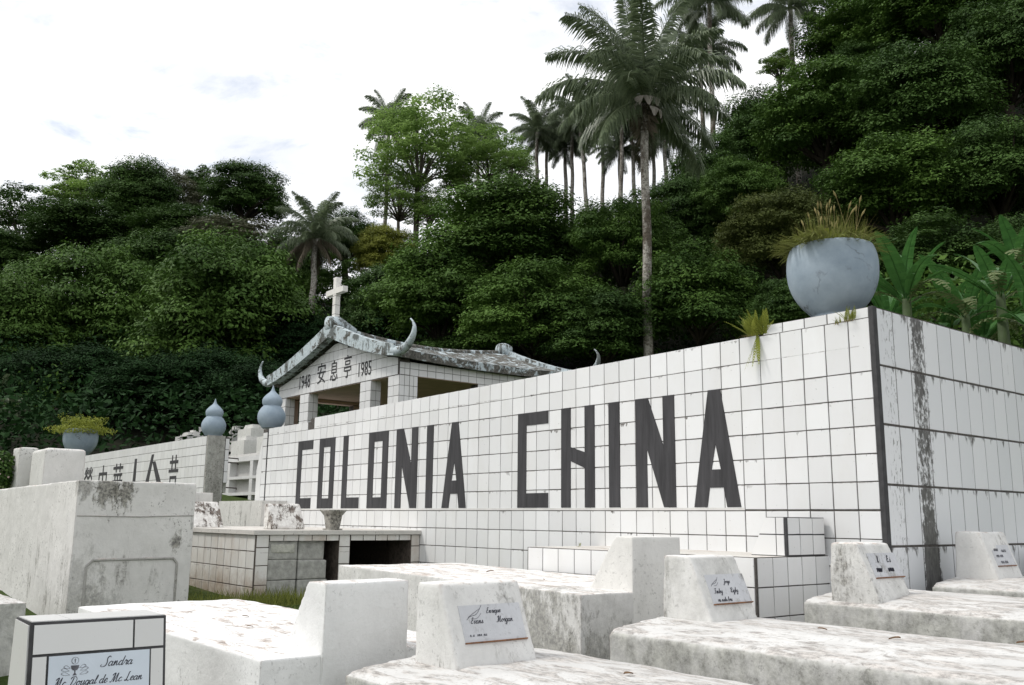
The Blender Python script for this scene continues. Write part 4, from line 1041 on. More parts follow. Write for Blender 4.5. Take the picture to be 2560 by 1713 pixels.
for (y0, y1, z0_, z1_, mt) in ((-1.43, -1.18, 1.245, 1.392, M_mortar), (-1.155, -.925, 1.240, 1.396, M_block), (-1.43, -1.175, 1.085, 1.240, M_block), (-1.16, -.91, 1.085, 1.236, M_block), (-1.43, -1.18, .90, 1.08, M_block), (-1.16, -.90, .90, 1.08, M_block)):
    b = empty('concrete_block', (X9-.14, y0, z0_)); 
    lab = ['grey concrete block smeared with pale mortar, top left in the vault opening', 'pale grey concrete block, top right in the vault opening', 'smooth grey concrete block below the mortar smeared one', 'grey concrete block below the pale top right one', 'dark concrete block at the bottom left of the vault opening', 'dark concrete block at the bottom right of the vault opening'][k_]
    tag(b, lab, 'block', 'concrete blocks closing the vault opening'); k_ += 1
    mb = MB(); mb.box((0, -.004, -.003), (.12 if k_ != 2 else .10, y1-y0+.004, z1_-z0_+.002)); ob = mb.build('block', M_block if mt is M_block else [M_block], b); soften(ob, .012, 3, .006)
    if mt is M_mortar:
        mb = MB(); mb.box((.112, .02, .045), (.126, y1-y0-.02, z1_-z0_-.02)); ob = mb.build('mortar', M_mortar, b); soften(ob, .010, 6, .012)
o8 = o8_
# sloped old headstones on top of the vault
M_peel = NB('peeling headstone'); kp = M_peel
a_ = kp.noise(9, 9, .75, stretch=(1, 1, .35)); b_ = kp.noise(30, 6, .7)
kp.color(kp.mix(kp.ramp(a_, [(.50, 0.), (.56, 1.)]), kp.mix(kp.ramp(b_, [(.4, 0.), (.6, 1.)]), (.62,.60,.57), (.78,.77,.74)), kp.mix(kp.ramp(b_, [(.35, 0.), (.65, 1.)]), (.05,.04,.035), (.27,.23,.20)))); kp.set(.95, .1); kp.bump(b_, .6, .01)
def wedge(y0, y1, x0, x1, zb, h, label, back=.06):
    t = empty('old_headstone', (x0, y0, zb)); tag(t, label, 'headstone', 'peeling sloped headstones on the tiled vault')
    mb = MB(); mb.prism([(0, 0, 0), (0, 0, h), (back, 0, h), (x1-x0, 0, 0)], (0, y1-y0, 0)); ob = mb.build('stone', M_peel.m, t); soften(ob, .014, 4, .01)
pa = hit(452, 1200, 2, 1.477); pb_ = hit(532, 1200, 2, 1.477)
wedge(-1.50, -1.14, -6.34, -6.10, 1.476, .24, 'black streaked peeling headstone on the left end of the tiled vault')
wedge(-1.20, -.88, -5.10, -4.92, 1.476, .22, 'peeling headstone with dark flaking top, left of the small stone vase', .05)
bw = empty('low_block', (-6.75, -1.12, 1.47)); tag(bw, 'pale whitewashed block behind the streaked headstone on the vault', 'block')
mb = MB(); mb.box((-.05, -.30, .0), (.20, .02, .34)); soften(mb.build('block', PLV, bw), .02, 4, .01)
# little stone vase
vs = empty('stone_vase', (-4.62, -.785, 1.4755)); tag(vs, 'small square stone vase with flat rim, blackened, on the tiled vault', 'vase')
mb = MB()
def frustum(mb, w0, w1, z0, z1):
    a = [(-w0, -w0, z0), (w0, -w0, z0), (w0, w0, z0), (-w0, w0, z0)]; b = [(-w1, -w1, z1), (w1, -w1, z1), (w1, w1, z1), (-w1, w1, z1)]
    mb.face(a[::-1]); mb.face(b)
    for i in range(4): j = (i+1) % 4; mb.face([a[i], a[j], b[j], b[i]])
M_vase = wash('sooty stone', (.30,.28,.25), 1., .6, .9, .8, 21., blots=((0.05,0,.08,.10,.9),))
mb.box((-.062, -.062, 0), (.062, .062, .012)); frustum(mb, .043, .058, .012, .125); mb.build('body', M_vase, vs)
mb = MB(); frustum(mb, .060, .082, .125, .160); mb.box((-.085, -.085, .160), (.085, .085, .170)); mb.build('rim', M_vase, vs)

for _o in [o for o in bpy.data.objects if o.name.startswith('old_headstone')]: pass
# T10: big vault on the left
t10 = empty('burial_vault', (-4.15, -2.975, .8)); tag(t10, 'big square whitewashed vault on the left with mould stains and arched panel', 'vault')
o10 = (-4.15, -2.975, .8)
PLV10 = wash('big vault wash', (.72,.71,.685), .62, .6, .6, .15, 8., edge=.6, blots=((0,.20,.97,.12,.85),(0,.30,.93,.09,.9),(0,.06,1.0,.09,.6),(0,.05,.25,.22,.3),(0,.20,.1,.2,.35),(0,.70,.60,.06,.8)))
ob = solid('body', ([(-7.15, .6), (-4.15, .6), (-4.15, 1.815), (-7.15, 1.795)], -2.975, -2.16), PLV10, t10, o10)
mb = MB()
Wd = .815
fr = [(.10, .55), (.10, 1.24), (.14, 1.28), (.68, 1.285), (.71, 1.25), (.71, .55)]
for i in range(len(fr)-1):
    a, b = fr[i], fr[i+1]; mb.tube([rel((-4.148, -2.975+a[0], a[1]), o10), rel((-4.148, -2.975+b[0], b[1]), o10)], .009, 6)
mb.tube([rel((-4.149, -2.965, 1.575), o10), rel((-4.149, -2.55, 1.572), o10), rel((-4.149, -2.17, 1.585), o10)], .004, 6)
mb.build('panel_moulding', wash('moulding wash', (.40,.39,.37), .8, .6, .6, .5, 23.), t10)
# block behind it, two more headstones
def vaultblk(px0, px1, py0, py1, xpl, label, mat=PLV, dep=.5, slant=0):
    a = hit(px0, py1, 0, xpl); b = hit(px1, py1, 0, xpl); c = hit(px1, py0, 0, xpl)
    t = empty('grave_block', (xpl, a[1], 1.2)); tag(t, label, 'grave', 'pale grave blocks on the far left')
    W_ = b[1]-a[1]; zt_ = c[2]
    off = (xpl, a[1], 1.2)
    solid('block', ([(xpl-dep, .9), (xpl, .9), (xpl, zt_), (xpl-dep, zt_)], a[1]+slant, b[1]), mat, t, off, vox=.025)
vaultblk(97, 193, 1028, 1095, -7.3, 'pale square grave block behind the big vault, under the left pot', dep=.55)
vaultblk(38, 82, 1024, 1095, -7.95, 'narrow pale grave block at the far left, right of the flowering bush', dep=.3)
# T11 lower left
t11 = empty('grave_block', (-3.3, -3.9, .4)); tag(t11, 'grey weathered grave slab cut by the lower left edge', 'grave')
solid('block', ([(-5.0, .2), (-3.3, .2), (-3.3, 1.09), (-5.0, 1.09)], -4.3, -3.40), PLG, t11, (-3.3, -3.9, .4))

# ------------------------------------------------------------ niche wall and graves behind
M_pale = wash('far wash', (.68,.675,.65), .45, .5, .5, .1, 31.)
nw = empty('niche_vault', (-15.0, 3., 1.0)); tag(nw, 'tall whitewashed niche wall seen through the gate gap', 'vault')
mb = MB()
yN = 2.6
mb.box(rel((-16.6, yN+.15, .9), nw.location), rel((-12.4, yN+1.6, 2.78), nw.location), 0)
xs_ = [-16.6, -15.35, -14.25, -13.2, -12.4]
for x in xs_: mb.box(rel((x-.07, yN, .9), nw.location), rel((x+.07, yN+.148, 2.62), nw.location), 1)
for z in (2.62, 2.28, 1.97, 1.68, 1.40): mb.box(rel((-16.75, yN-.003, z), nw.location), rel((-12.3, yN+.146, z+(.09 if z > 2.5 else .055)), nw.location), 1)
mb.build('niches', [wash('niche inside', (.55,.545,.52), .5, .4, .6, 0, 33.), wash('niche frame', (.70,.70,.69), .2, .4, .3, 0, 34.)], nw)
ga = hit(498, 1198, 1, -.35); gb = hit(596, 1198, 1, -.35); gc = hit(560, 1146, 1, -.35)
gt = empty('low_block', (float(ga[0]), -.35, 1.2)); tag(gt, 'grey stained low block in the gate gap beside the streaked headstone', 'block')
mb = MB(); mb.box((0, 0, -.4), (float(gb[0]-ga[0]), .30, float(gc[2])-1.2)); mb.build('block', wash('gap block', (.74,.73,.70), .6, .5, .5, .2, 41.), gt)
# scattered grave tops behind the left wall (x px, y px top, width px, y plane)
gl = [(105,1014,22,12,'small white grave top above the wall, left of the pot'), (226,1020,20,9,'open white box grave just right of the left pot'),
      (302,998,22,9,'pointed white grave top over the left wall'), (344,996,18,9,'small white cube grave top over the middle of the left wall'),
      (415,990,44,7,'long white grave top left of the pillar gourd'), (440,977,16,7.4,'little white block standing on the long grave top'),
      (528,975,24,7,'white grave block right of the pillar gourd'), (560,972,50,6,'stepped grey vault behind the niche wall'), (545,998,48,5,'lower white vault top just behind the niche wall'),
      (598,988,30,5,'dark stained grave beside the wall end'), (585,1030,40,4.4,'whitewashed grave top with weeds beside the wall end'), (270,1003,30,10,'low white grave top above the second wall')]
for i, (px, py, wp, yp, lab) in enumerate(gl):
    a = hit(px-wp/2, py, 1, yp); b = hit(px+wp/2, py, 1, yp); c = hit(px, py, 1, yp)
    g = empty('distant_grave', (float(c[0]), yp, float(c[2])-1.1)); tag(g, lab, 'grave', 'white graves on the slope behind the left wall')
    W_ = (b[0]-a[0])/2
    mb = MB(); mb.box((-W_*.6, 0, -.4), (W_*.6, 1.3, .98)); mb.build('vault', M_pale, g)
    mb = MB(); mb.prism([(-W_*.42, .10, .975), (W_*.42, .10, .975), (W_*.42, .10, 1.10), (-W_*.25, .10, 1.10)][::1], (0, .3, 0)); mb.build('headstone', M_pale if i != 9 else M_concdark, g)

# ------------------------------------------------------------ foliage prototypes (numpy)
def leaf_mesh(name, cen, nrm, size, rnd, aspect=.5, seed=0):
    """diamond leaves: centres (n,3), normals (n,3), sizes (n)"""
    rs = np.random.RandomState(seed); n = len(cen)
    nrm = nrm/np.linalg.norm(nrm, axis=1, keepdims=True)
    t = rs.normal(size=(n, 3)); t -= nrm*(t*nrm).sum(1, keepdims=True); t /= np.linalg.norm(t, axis=1, keepdims=True)
    b = np.cross(nrm, t); s = size[:, None]
    v = np.empty((n, 4, 3)); fold = nrm*s*.12
    v[:, 0] = cen-t*s; v[:, 1] = cen+b*s*aspect+fold; v[:, 2] = cen+t*s; v[:, 3] = cen-b*s*aspect+fold
    me = bpy.data.meshes.new(name); me.vertices.add(n*4); me.vertices.foreach_set('co', v.astype(np.float32).ravel())
    me.loops.add(n*4); me.loops.foreach_set('vertex_index', np.arange(n*4, dtype=np.int32))
    me.polygons.add(n); me.polygons.foreach_set('loop_start', np.arange(0, n*4, 4, dtype=np.int32)); me.polygons.foreach_set('loop_total', np.full(n, 4, dtype=np.int32))
    a = me.attributes.new('rnd', 'FLOAT', 'FACE'); a.data.foreach_set('value', rnd.astype(np.float32))
    me.update(calc_edges=True); return me
def crown_proto(seed, npuff, nleaf, leaf, puff=(.22, .40), shell=.55, flat=.78, inner=.25, top=.0, jitter=.42):
    rs = np.random.RandomState(seed)
    P = []; C_ = []; 
    k = 0
    while len(P) < npuff:
        d = rs.normal(size=3); d /= np.linalg.norm(d)
        if d[2] < -.55: continue
        r_ = rs.uniform(shell, 1.) if rs.rand() > inner else rs.uniform(.1, shell)
        p = d*r_*np.array([1, 1, 1])*(1-.16)
        if any(np.linalg.norm(p-q) < .17 for q in P) and k < 4000: k += 1; continue
        P.append(p)
    cen = []; nr = []; rn = []; sz = []
    for p in P:
        pr = rs.uniform(*puff); m = int(nleaf/npuff*(pr/np.mean(puff))**2)
        d = rs.normal(size=(m, 3)); d /= np.linalg.norm(d, axis=1, keepdims=True)
        low = d[:, 2] < -.2; d[low, 2] *= -.6
        rr = pr*rs.uniform(.35, 1.0, m)**.5
        # lumpy surface
        lump = 1+.25*np.sin(d[:, 0]*7+p[0]*9)*np.sin(d[:, 1]*6+p[1]*11)+.12*np.sin(d[:, 2]*13+p[2]*5)
        c = p+d*(rr*lump)[:, None]*np.array([1, 1, flat])
        cen.append(c); nr.append(d*.75+np.array([0, 0, .6])+rs.normal(size=(m, 3))*.30)
        rn.append(np.clip(rs.uniform(0, 1)*.6+rs.rand(m)*.4, 0, 1)); sz.append(leaf*rs.uniform(.55, 1.25, m))
    cen = np.concatenate(cen); nr = np.concatenate(nr); rn = np.concatenate(rn); sz = np.concatenate(sz)
    return leaf_mesh('crown', cen, nr, sz, rn, .48, seed), P
link('foliage', leaf_mesh('foliage', PP2[1], np.random.RandomState(6).normal(size=(5200, 3))+np.array([0, 0, .8]), np.random.RandomState(7).uniform(.012, .028, 5200), np.random.RandomState(8).rand(5200), .45, 2), M_fern, PP2[0])
PROTO = {}
for nm, args in {
    'dense1': dict(seed=11, npuff=95, nleaf=62000, leaf=.025),
    'dense2': dict(seed=12, npuff=80, nleaf=60000, leaf=.027, puff=(.24,.42)),
    'dense3': dict(seed=13, npuff=110, nleaf=64000, leaf=.024, puff=(.18,.34)),
    'fine1': dict(seed=14, npuff=120, nleaf=66000, leaf=.021, puff=(.15,.30)),
    'airy1': dict(seed=15, npuff=70, nleaf=14000, leaf=.031, puff=(.12,.26), inner=.35, flat=.5),
    'airy2': dict(seed=16, npuff=110, nleaf=17500, leaf=.026, puff=(.12,.24), inner=.35, flat=.6),
    'flat1': dict(seed=17, npuff=90, nleaf=30000, leaf=.024, puff=(.16,.28), flat=.45)}.items():
    PROTO[nm] = crown_proto(**args)
MESH = {}
def tree(px, py, hw, hh, dep, proto, leaf, label, group=None, trunk=None, name='tree'):
    c = at(px, py, dep); sx = hw*1.0926/FPX*dep*1.08; sz_ = hh*1.0926/FPX*dep*1.10
    base_z = height(c[0], c[1])-.3
    root = empty(name, (c[0], c[1], base_z)); tag(root, label, 'tree', group)
    key = (proto, leaf)
    if key not in MESH:
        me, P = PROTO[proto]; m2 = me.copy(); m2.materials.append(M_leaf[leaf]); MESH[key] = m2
    o = bpy.data.objects.new('crown', MESH[key]); COL.objects.link(o); o.parent = root
    rz = rng.uniform(0, 6.28)
    o.location = (0, 0, c[2]-base_z); o.scale = (sx, sx, sz_); o.rotation_euler = (0, 0, rz)
    # trunk and limbs
    mb = MB(); H_ = c[2]-base_z; tr = max(.14, .028*H_+.05*sx)*(.42 if 'airy' in proto else 1)
    j = lambda s_: rng.uniform(-s_, s_)
    fork = H_-sz_*.55
    mb.tube([(0, 0, -.5), (j(.1), j(.1), max(.3, fork*.5)), (j(.2), j(.2), max(.6, fork))], [tr*1.25, tr*.9, tr*.7], 8)
    P = PROTO[proto][1]; idx = rng.sample(range(len(P)), min(len(P), 22 if 'airy' in proto else 9))
    ca, sa = math.cos(rz), math.sin(rz)
    for i in idx:
        p = P[i]; q = Vector(((p[0]*ca-p[1]*sa)*sx, (p[0]*sa+p[1]*ca)*sx, p[2]*sz_+H_))
        s0 = Vector((0, 0, max(.6, fork)-.1)); mid = s0.lerp(q, .5)+Vector((j(.2), j(.2), -.08*(q-s0).length+.15*sz_))
        mb.tube([s0, mid, q], [tr*.42, tr*.26, tr*.07], 5)
    mb.build('trunk', trunk or M_barkdark, root, smooth=True)
    return root
TL = [
 # left near row
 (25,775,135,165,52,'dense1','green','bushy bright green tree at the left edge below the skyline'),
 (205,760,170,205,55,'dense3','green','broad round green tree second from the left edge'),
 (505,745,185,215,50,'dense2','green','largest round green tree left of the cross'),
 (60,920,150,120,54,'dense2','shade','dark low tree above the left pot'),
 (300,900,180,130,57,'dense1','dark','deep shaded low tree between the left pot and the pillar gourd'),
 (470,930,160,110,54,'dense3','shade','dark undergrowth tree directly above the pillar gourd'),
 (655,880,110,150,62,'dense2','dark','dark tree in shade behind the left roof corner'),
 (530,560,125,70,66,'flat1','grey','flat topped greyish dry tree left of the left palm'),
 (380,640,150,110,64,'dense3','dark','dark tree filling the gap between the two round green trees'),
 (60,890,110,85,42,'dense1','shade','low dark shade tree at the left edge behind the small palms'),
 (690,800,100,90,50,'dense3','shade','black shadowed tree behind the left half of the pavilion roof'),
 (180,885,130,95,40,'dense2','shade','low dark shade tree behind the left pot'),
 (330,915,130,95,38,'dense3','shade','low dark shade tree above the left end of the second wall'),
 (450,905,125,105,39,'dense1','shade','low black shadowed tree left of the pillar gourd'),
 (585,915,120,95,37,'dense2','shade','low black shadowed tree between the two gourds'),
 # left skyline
 (55,515,120,95,80,'airy2','dark','thin leaved dark tree on the skyline at the left edge'),
 (20,600,110,70,74,'dense3','dark','dark tree under the skyline at the left edge'),
 (200,440,100,78,82,'airy1','bright','airy light green flat crown on the left skyline'),
 (325,465,95,95,76,'dense2','dark','dark mound tree on the left skyline'),
 (230,545,150,75,74,'dense1','dark','dark tree under the airy light crown'),
 (395,450,70,70,79,'airy2','grey','thin brownish tree beside the dark skyline mound'),
 (450,435,55,70,82,'airy1','dark','sparse upright tree in the middle of the left skyline'),
 (560,455,95,85,78,'dense3','dark','rounded dark tree on the skyline left of the left palm'),
 (430,540,130,60,72,'dense1','dark','dark tree below the sparse skyline tree'),
 # around the left palm
 (795,560,85,70,72,'dense1','dark','small dark tree right of the left palm crown'),
 (760,680,120,105,68,'airy2','green','leafy tree with sky gaps behind the cross'),
 (650,640,90,110,70,'dense2','dark','dark tree left of the left palm trunk'),
 (885,590,75,85,66,'fine1','yellow','yellow green tree below the tall airy tree'),
 (900,720,110,120,58,'dense3','dark','dark tree right of the cross top'),
 (800,840,120,110,60,'dense1','dark','dark shaded tree behind the pavilion roof'),
 # centre
 (960,345,150,140,76,'airy2','bright','tall airy bright tree standing against the white sky'),
 (915,455,95,85,75,'airy2','bright','lower bright bough crown of the airy trees at the sky gap'),
 (1120,370,105,75,80,'airy2','bright','airy bright tree right of the tall airy tree'),
 (985,485,62,52,74,'airy2','bright','small airy lower crown on the right side of the tall airy tree'),
 (1050,420,60,60,78,'airy1','bright','sparse airy crown filling between the tall airy trees'),
 (1175,385,60,45,76,'airy2','bright','low airy crown right of the airy trees below the ridge palms'),
 (1165,560,185,150,50,'dense1','green','broad dark green tree in the middle below the palm group'),
 (1010,700,150,145,48,'dense2','green','green tree right of the pavilion cross'),
 (1230,740,170,150,44,'dense3','green','green tree above the middle of the lettered wall'),
 (1060,860,150,90,46,'dense1','dark','shaded low tree behind the right side of the pavilion'),
 (1425,575,130,145,46,'fine1','green','fine leaved tree left of the big palm trunk'),
 (1380,770,140,110,42,'dense2','dark','shaded tree at the foot of the big palm'),
 # right hillside
 (1560,520,95,120,54,'dense3','dark','dark tree right of the big palm trunk'),
 (1630,430,100,110,60,'dense1','dark','dark tree on the slope edge below the right palms'),
 (1600,700,140,140,42,'dense2','green','green tree behind the wall between big palm and pot'),
 (1745,330,100,120,64,'dense2','dark','dark tree on the upper slope edge'),
 (1785,155,58,48,70,'airy1','bright','airy light tree on the slope edge below the upper right palm'),
 (1885,290,150,150,54,'dense3','green','large green tree midway up the right slope'),
 (1950,90,120,110,66,'dense1','green','tree near the top of the right slope'),
 (2095,255,160,150,50,'dense1','dark','large dark tree high on the right slope'),
 (2150,40,160,120,60,'dense2','green','tree crowning the right slope at the top edge'),
 (2300,150,150,170,52,'dense3','dark','dark tree in the upper right corner'),
 (1790,560,150,140,45,'fine1','olive','olive tinted fine leaved tree left of the large pot'),
 (2040,450,160,130,44,'dense2','green','green tree above the large pot'),
 (2280,420,150,150,43,'dense1','dark','very dark tree above the banana plants at the right edge'),
 (1830,720,110,95,36,'dense3','dark','dark low tree just left of the large pot'),
 (2130,620,170,110,37,'dense1','dark','dark tree right behind the banana plants'),
 (1980,200,110,100,62,'fine1','dark','dark fine leaved tree between the upper slope trees'),
 (1700,470,110,110,52,'fine1','green','fine leaved green tree on the middle of the slope'),
 (2340,620,110,120,36,'dense2','dark','dark tree at the right edge behind the banana plants'),
]
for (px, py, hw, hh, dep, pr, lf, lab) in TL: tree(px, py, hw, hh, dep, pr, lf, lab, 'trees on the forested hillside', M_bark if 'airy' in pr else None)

def wedge_floor():
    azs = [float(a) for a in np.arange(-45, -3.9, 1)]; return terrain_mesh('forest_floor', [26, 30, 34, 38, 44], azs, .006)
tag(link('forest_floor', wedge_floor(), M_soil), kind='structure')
# undergrowth on the hillside: one uncountable mass
rs = np.random.RandomState(77); cc_ = []
for _ in range(10500):
    d = 29+rs.rand()**1.15*58; az_ = R(rs.uniform(-38, 38)); h_ = FWH*math.cos(az_)+RTH*math.sin(az_)
    x, y = CAMPOS[0]+h_[0]*d, CAMPOS[1]+h_[1]*d; z = height(x, y)
    
    if noise.noise(Vector((x*.22, y*.22, 1))) < -.05: continue
    if d < 43 and not -38 < math.degrees(az_) < -4: continue
    m = 11; q = rs.normal(size=(m, 3))*np.array([.6, .6, .45])+np.array([x, y, z+.5+rs.rand()*1.3]); cc_.append(q)
cc_ = np.concatenate(cc_); n_ = len(cc_)
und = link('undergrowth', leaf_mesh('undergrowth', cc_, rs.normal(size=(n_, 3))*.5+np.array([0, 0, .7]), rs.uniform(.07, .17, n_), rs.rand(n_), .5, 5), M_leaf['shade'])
tag(und, 'dark leafy undergrowth covering the forest floor of the hillside', 'undergrowth', kind='stuff')

# ------------------------------------------------------------ palms
def frond_mesh(seed, elev, droop, nl=64, leaf=.245, wid=.0075, hang=.55):
    r2 = random.Random(seed); mb = MB(); pts = []; n = 22
    p = Vector((0, 0, 0)); ang = R(elev)
    for i in range(n+1):
        pts.append(p.copy()); p = p+Vector((math.cos(ang), 0, math.sin(ang)))/n; ang -= R(droop)/n*(.5+1.2*i/n)
    mb.tube(pts, [.012*(1-.85*i/n) for i in range(n+1)], 4, 0, False, .8)
    for k in range(nl):
        t = .10+.90*k/nl; i = min(n-1, int(t*n)); f = t*n-i; q = pts[i].lerp(pts[i+1], f); d = (pts[i+1]-pts[i]).normalized()
        L_ = leaf*math.sin(math.pi*min(1, .22+.72*t))**.7
        nrm_ = Vector((-d.z, 0, d.x))
        for s_ in (-1, 1):
            for tier in ((.15,), (-.25,))[0:2]:
                tw = tier[0]+r2.uniform(-.28, .28)
                dr = (Vector((0, s_, 0))*.80+d*.55+nrm_*tw).normalized()
                l1 = L_*r2.uniform(.8, 1.08)
                m1 = q+dr*l1*.5+Vector((0, 0, -hang*.22*l1)); e = q+dr*l1*.82+Vector((0, 0, -hang*l1*r2.uniform(.6, 1.1)))
                wv = d*wid*.8+nrm_*wid*.35; rr = r2.random()
                mb.face([q-wv*.6, q+wv*.6, m1+wv, m1-wv], 0, rr); mb.face([m1-wv, m1+wv, e+wv*.1], 0, rr)
    return mb.mesh('frond')
FR = {}
for nm, (sd_, el, dr, hg) in {'up': (1, 78, 45, .35), 'high': (2, 58, 75, .5), 'mid': (3, 36, 85, .7), 'low': (4, 12, 75, .9), 'droop': (5, -15, 60, 1.0), 'old': (6, -45, 40, .8)}.items():
    me = frond_mesh(sd_, el, dr, hang=hg)
    me.materials.append(M_frond_old if nm == 'old' else M_frond); FR[nm] = me
me = FR['droop'].copy(); me.materials.clear(); me.materials.append(M_frond_old); FR['dry'] = me
def palm(px, py, dep, size, trunkw, label, plan, detailed=True, base_depth=None, lean=0., group=None, sheaths=False):
    """px,py: where the fronds spring from"""
    c = at(px, py, dep); b = c.copy()
    bz = height(c[0], c[1])-.3
    root = empty('palm_tree', (c[0]+lean, c[1], bz)); tag(root, label, 'palm', group)
    H_ = c[2]-bz
    mb = MB(); n = 14
    mb.tube([(-lean*(i/n), .05*math.sin(i), H_*i/n) for i in range(n+1)], [trunkw/2*(1.15-.28*i/n) for i in range(n+1)], 14)
    mb.build('trunk', M_palmbark, root, smooth=True)
    mb = MB(); mb.tube([(-lean, 0, H_-.02*size), (-lean, 0, H_+.10*size), (-lean, 0, H_+.26*size)], [trunkw*.48, trunkw*.55, trunkw*.12], 10); mb.build('crownshaft', plain('green crownshaft', (.09,.12,.05), .5, .3), root, smooth=True)
    r3 = random.Random(int(px*7+py))
    for kind, cnt, a0 in plan:
        for i in range(cnt):
            o = bpy.data.objects.new('frond', FR[kind]); COL.objects.link(o); o.parent = root
            o.location = (-lean, 0, H_+.08*size*(1 if kind in ('up', 'high') else 0)); s_ = size*r3.uniform(.88, 1.08)*(.72 if kind in ('old', 'dry') else .86 if kind in ('droop', 'low') else 1); o.scale = (s_, s_, s_)
            o.rotation_euler = (r3.uniform(-.12, .12), r3.uniform(-.1, .1), a0+2*math.pi*i/cnt+r3.uniform(-.2, .2))
    if sheaths:
        for i in range(15):
            a = i*2.4; z0_ = H_+.10-.85*(i % 5)/5; r_ = trunkw*.5
            mb = MB(); q = []
            for t in (0, .25, .5, .75, 1):
                wd = .24*math.sin(math.pi*(.15+.8*t)); rr_ = r_+.60*math.sin(math.pi*.5*min(1, t*1.6)); zz = z0_+.18*math.sin(math.pi*t*.8)-.75*t
                q.append((Vector((math.cos(a)*rr_-math.sin(a)*wd-lean, math.sin(a)*rr_+math.cos(a)*wd, zz)), Vector((math.cos(a)*(rr_+.03)-lean, math.sin(a)*(rr_+.03), zz+.03)), Vector((math.cos(a)*rr_+math.sin(a)*wd-lean, math.sin(a)*rr_-math.cos(a)*wd, zz))))
            for (l0, m0, r0), (l1, m1, r1) in zip(q, q[1:]): mb.face([l0, m0, m1, l1]); mb.face([m0, r0, r1, m1])
            mb.build('dead_sheath', M_sheath, root, smooth=True)
        mb = MB()
        for _ in range(300):
            a = rng.uniform(0, 6.28); z0_ = H_-rng.uniform(-.1, 1.5); p = Vector((math.cos(a)*trunkw*.5-lean, math.sin(a)*trunkw*.5, z0_)); d = Vector((math.cos(a)*rng.uniform(.2, .6), math.sin(a)*rng.uniform(.2, .6), -rng.uniform(.2, .7)))
            s_ = Vector((-math.sin(a), math.cos(a), 0))*.012; mb.face([p-s_, p+s_, p+d*.6+s_+Vector((0,0,.1)), p+d], 0, rng.random())
        mb.build('fibre_skirt', M_frond_old, root)
    return root
palm(1474, 232, 43, 5.3, .40, 'tall near palm with huge crown and mottled trunk behind the wall', [('up', 5, .3), ('high', 7, .1), ('mid', 7, .5), ('low', 6, .2), ('droop', 2, 1.5), ('dry', 1, 2.4)], sheaths=True)
palm(722, 545, 64, 3.6, .42, 'single palm with ragged crown rising behind the pavilion cross', [('up', 3, .3), ('high', 6, .1), ('mid', 7, .5), ('low', 6, .2), ('dry', 4, .6), ('old', 3, .4)])
std = [('up', 3, .3), ('high', 5, .1), ('mid', 6, .5), ('low', 6, .2), ('droop', 5, .7)]
gp_ = 'slender palms on the ridge behind the near palm'
for (px, py, dep, size, tw, ln, lab) in [
    (1229,300,92,3.5,.36,0,'leftmost palm of the ridge group'),
    (1252,318,96,3.3,.34,-.3,'short palm just right of the leftmost ridge palm'),
    (1293,335,95,3.4,.40,.2,'ridge palm with dark crown and thick shaded trunk'),
    (1309,300,92,3.5,.36,0,'ridge palm between the thick shaded one and the leaning one'),
    (1326,262,88,3.7,.36,1.2,'ridge palm with a leaning pale trunk'),
    (1380,285,88,3.7,.36,-.2,'ridge palm left of the trunk cluster'),
    (1417,345,86,3.2,.30,0,'short dark crowned ridge palm in the trunk cluster'),
    (1424,250,84,3.8,.36,-.4,'ridge palm hidden partly by the near palm crown'),
    (1441,235,86,3.8,.34,.6,'slim palm closest left of the near palm trunk'),
    (1494,290,86,3.7,.34,0,'ridge palm closest right of the near palm trunk'),
    (1520,318,82,3.5,.36,.2,'ridge palm at the right end of the group'),
    (1603,120,70,4.0,.34,0,'tall palm rising right of the near palm, pale trunk'),
    (1622,5,66,4.1,.36,0,'tallest palm cut by the top edge right of the near palm'),
    (1808,20,70,4.1,.36,0,'palm at the top edge above the right slope'),
    (890,282,84,3.5,.34,0,'palm fronds peeping out left of the tall airy tree'),
    (1095,315,86,3.5,.34,0,'palm fronds peeping out right of the tall airy tree')]:
    palm(px, py, dep, size, tw, lab, std, lean=ln, group=gp_)
# small palms at the far left edge
palm(2, 925, 40, 1.9, .22, 'small palm cut by the left edge above the bush', [('high', 4, .1), ('mid', 5, .5), ('low', 5, .2), ('droop', 4, .7)])
palm(22, 940, 37, 1.1, .14, 'little young palm with orange stem at the left edge', [('high', 4, .1), ('mid', 4, .5), ('low', 4, .2), ('droop', 4, .7)])
# leaning trunk with little pale board
lt = at(120, 968, 38); lb = at(72, 1015, 38)
t = empty('leaning_tree', (lb[0], lb[1], lb[2]-.3)); tag(t, 'bare leaning trunk with small leafy top, left of the left pot', 'tree')
ofs = t.location
mb = MB(); mb.tube([rel(lb-np.array([0,0,.5]), ofs), rel(at(98, 985, 38), ofs), rel(lt, ofs), rel(at(132, 925, 38), ofs)], [.20, .14, .12, .05], 8); mb.build('trunk', M_bark, t, smooth=True)
cl = np.concatenate([at(125, 918, 38)+rs.normal(size=(700, 3))*np.array([.75, .75, .5])]); me = leaf_mesh('crown', cl-np.array(ofs), rs.normal(size=(700, 3)), rs.uniform(.06, .13, 700), rs.rand(700), .5, 9)
link('crown', me, M_leaf['green'], t)
sg = at(124, 972, 37.8); s_ = empty('pale_board', (sg[0], sg[1], sg[2])); tag(s_, 'small pale board on the leaning trunk at the far left', 'board')
mb = MB(); mb.box((-.22, -.02, -.16), (.22, .02, .14)); mb.build('board', plain('pale board', (.35,.33,.28), .9, .2), s_)

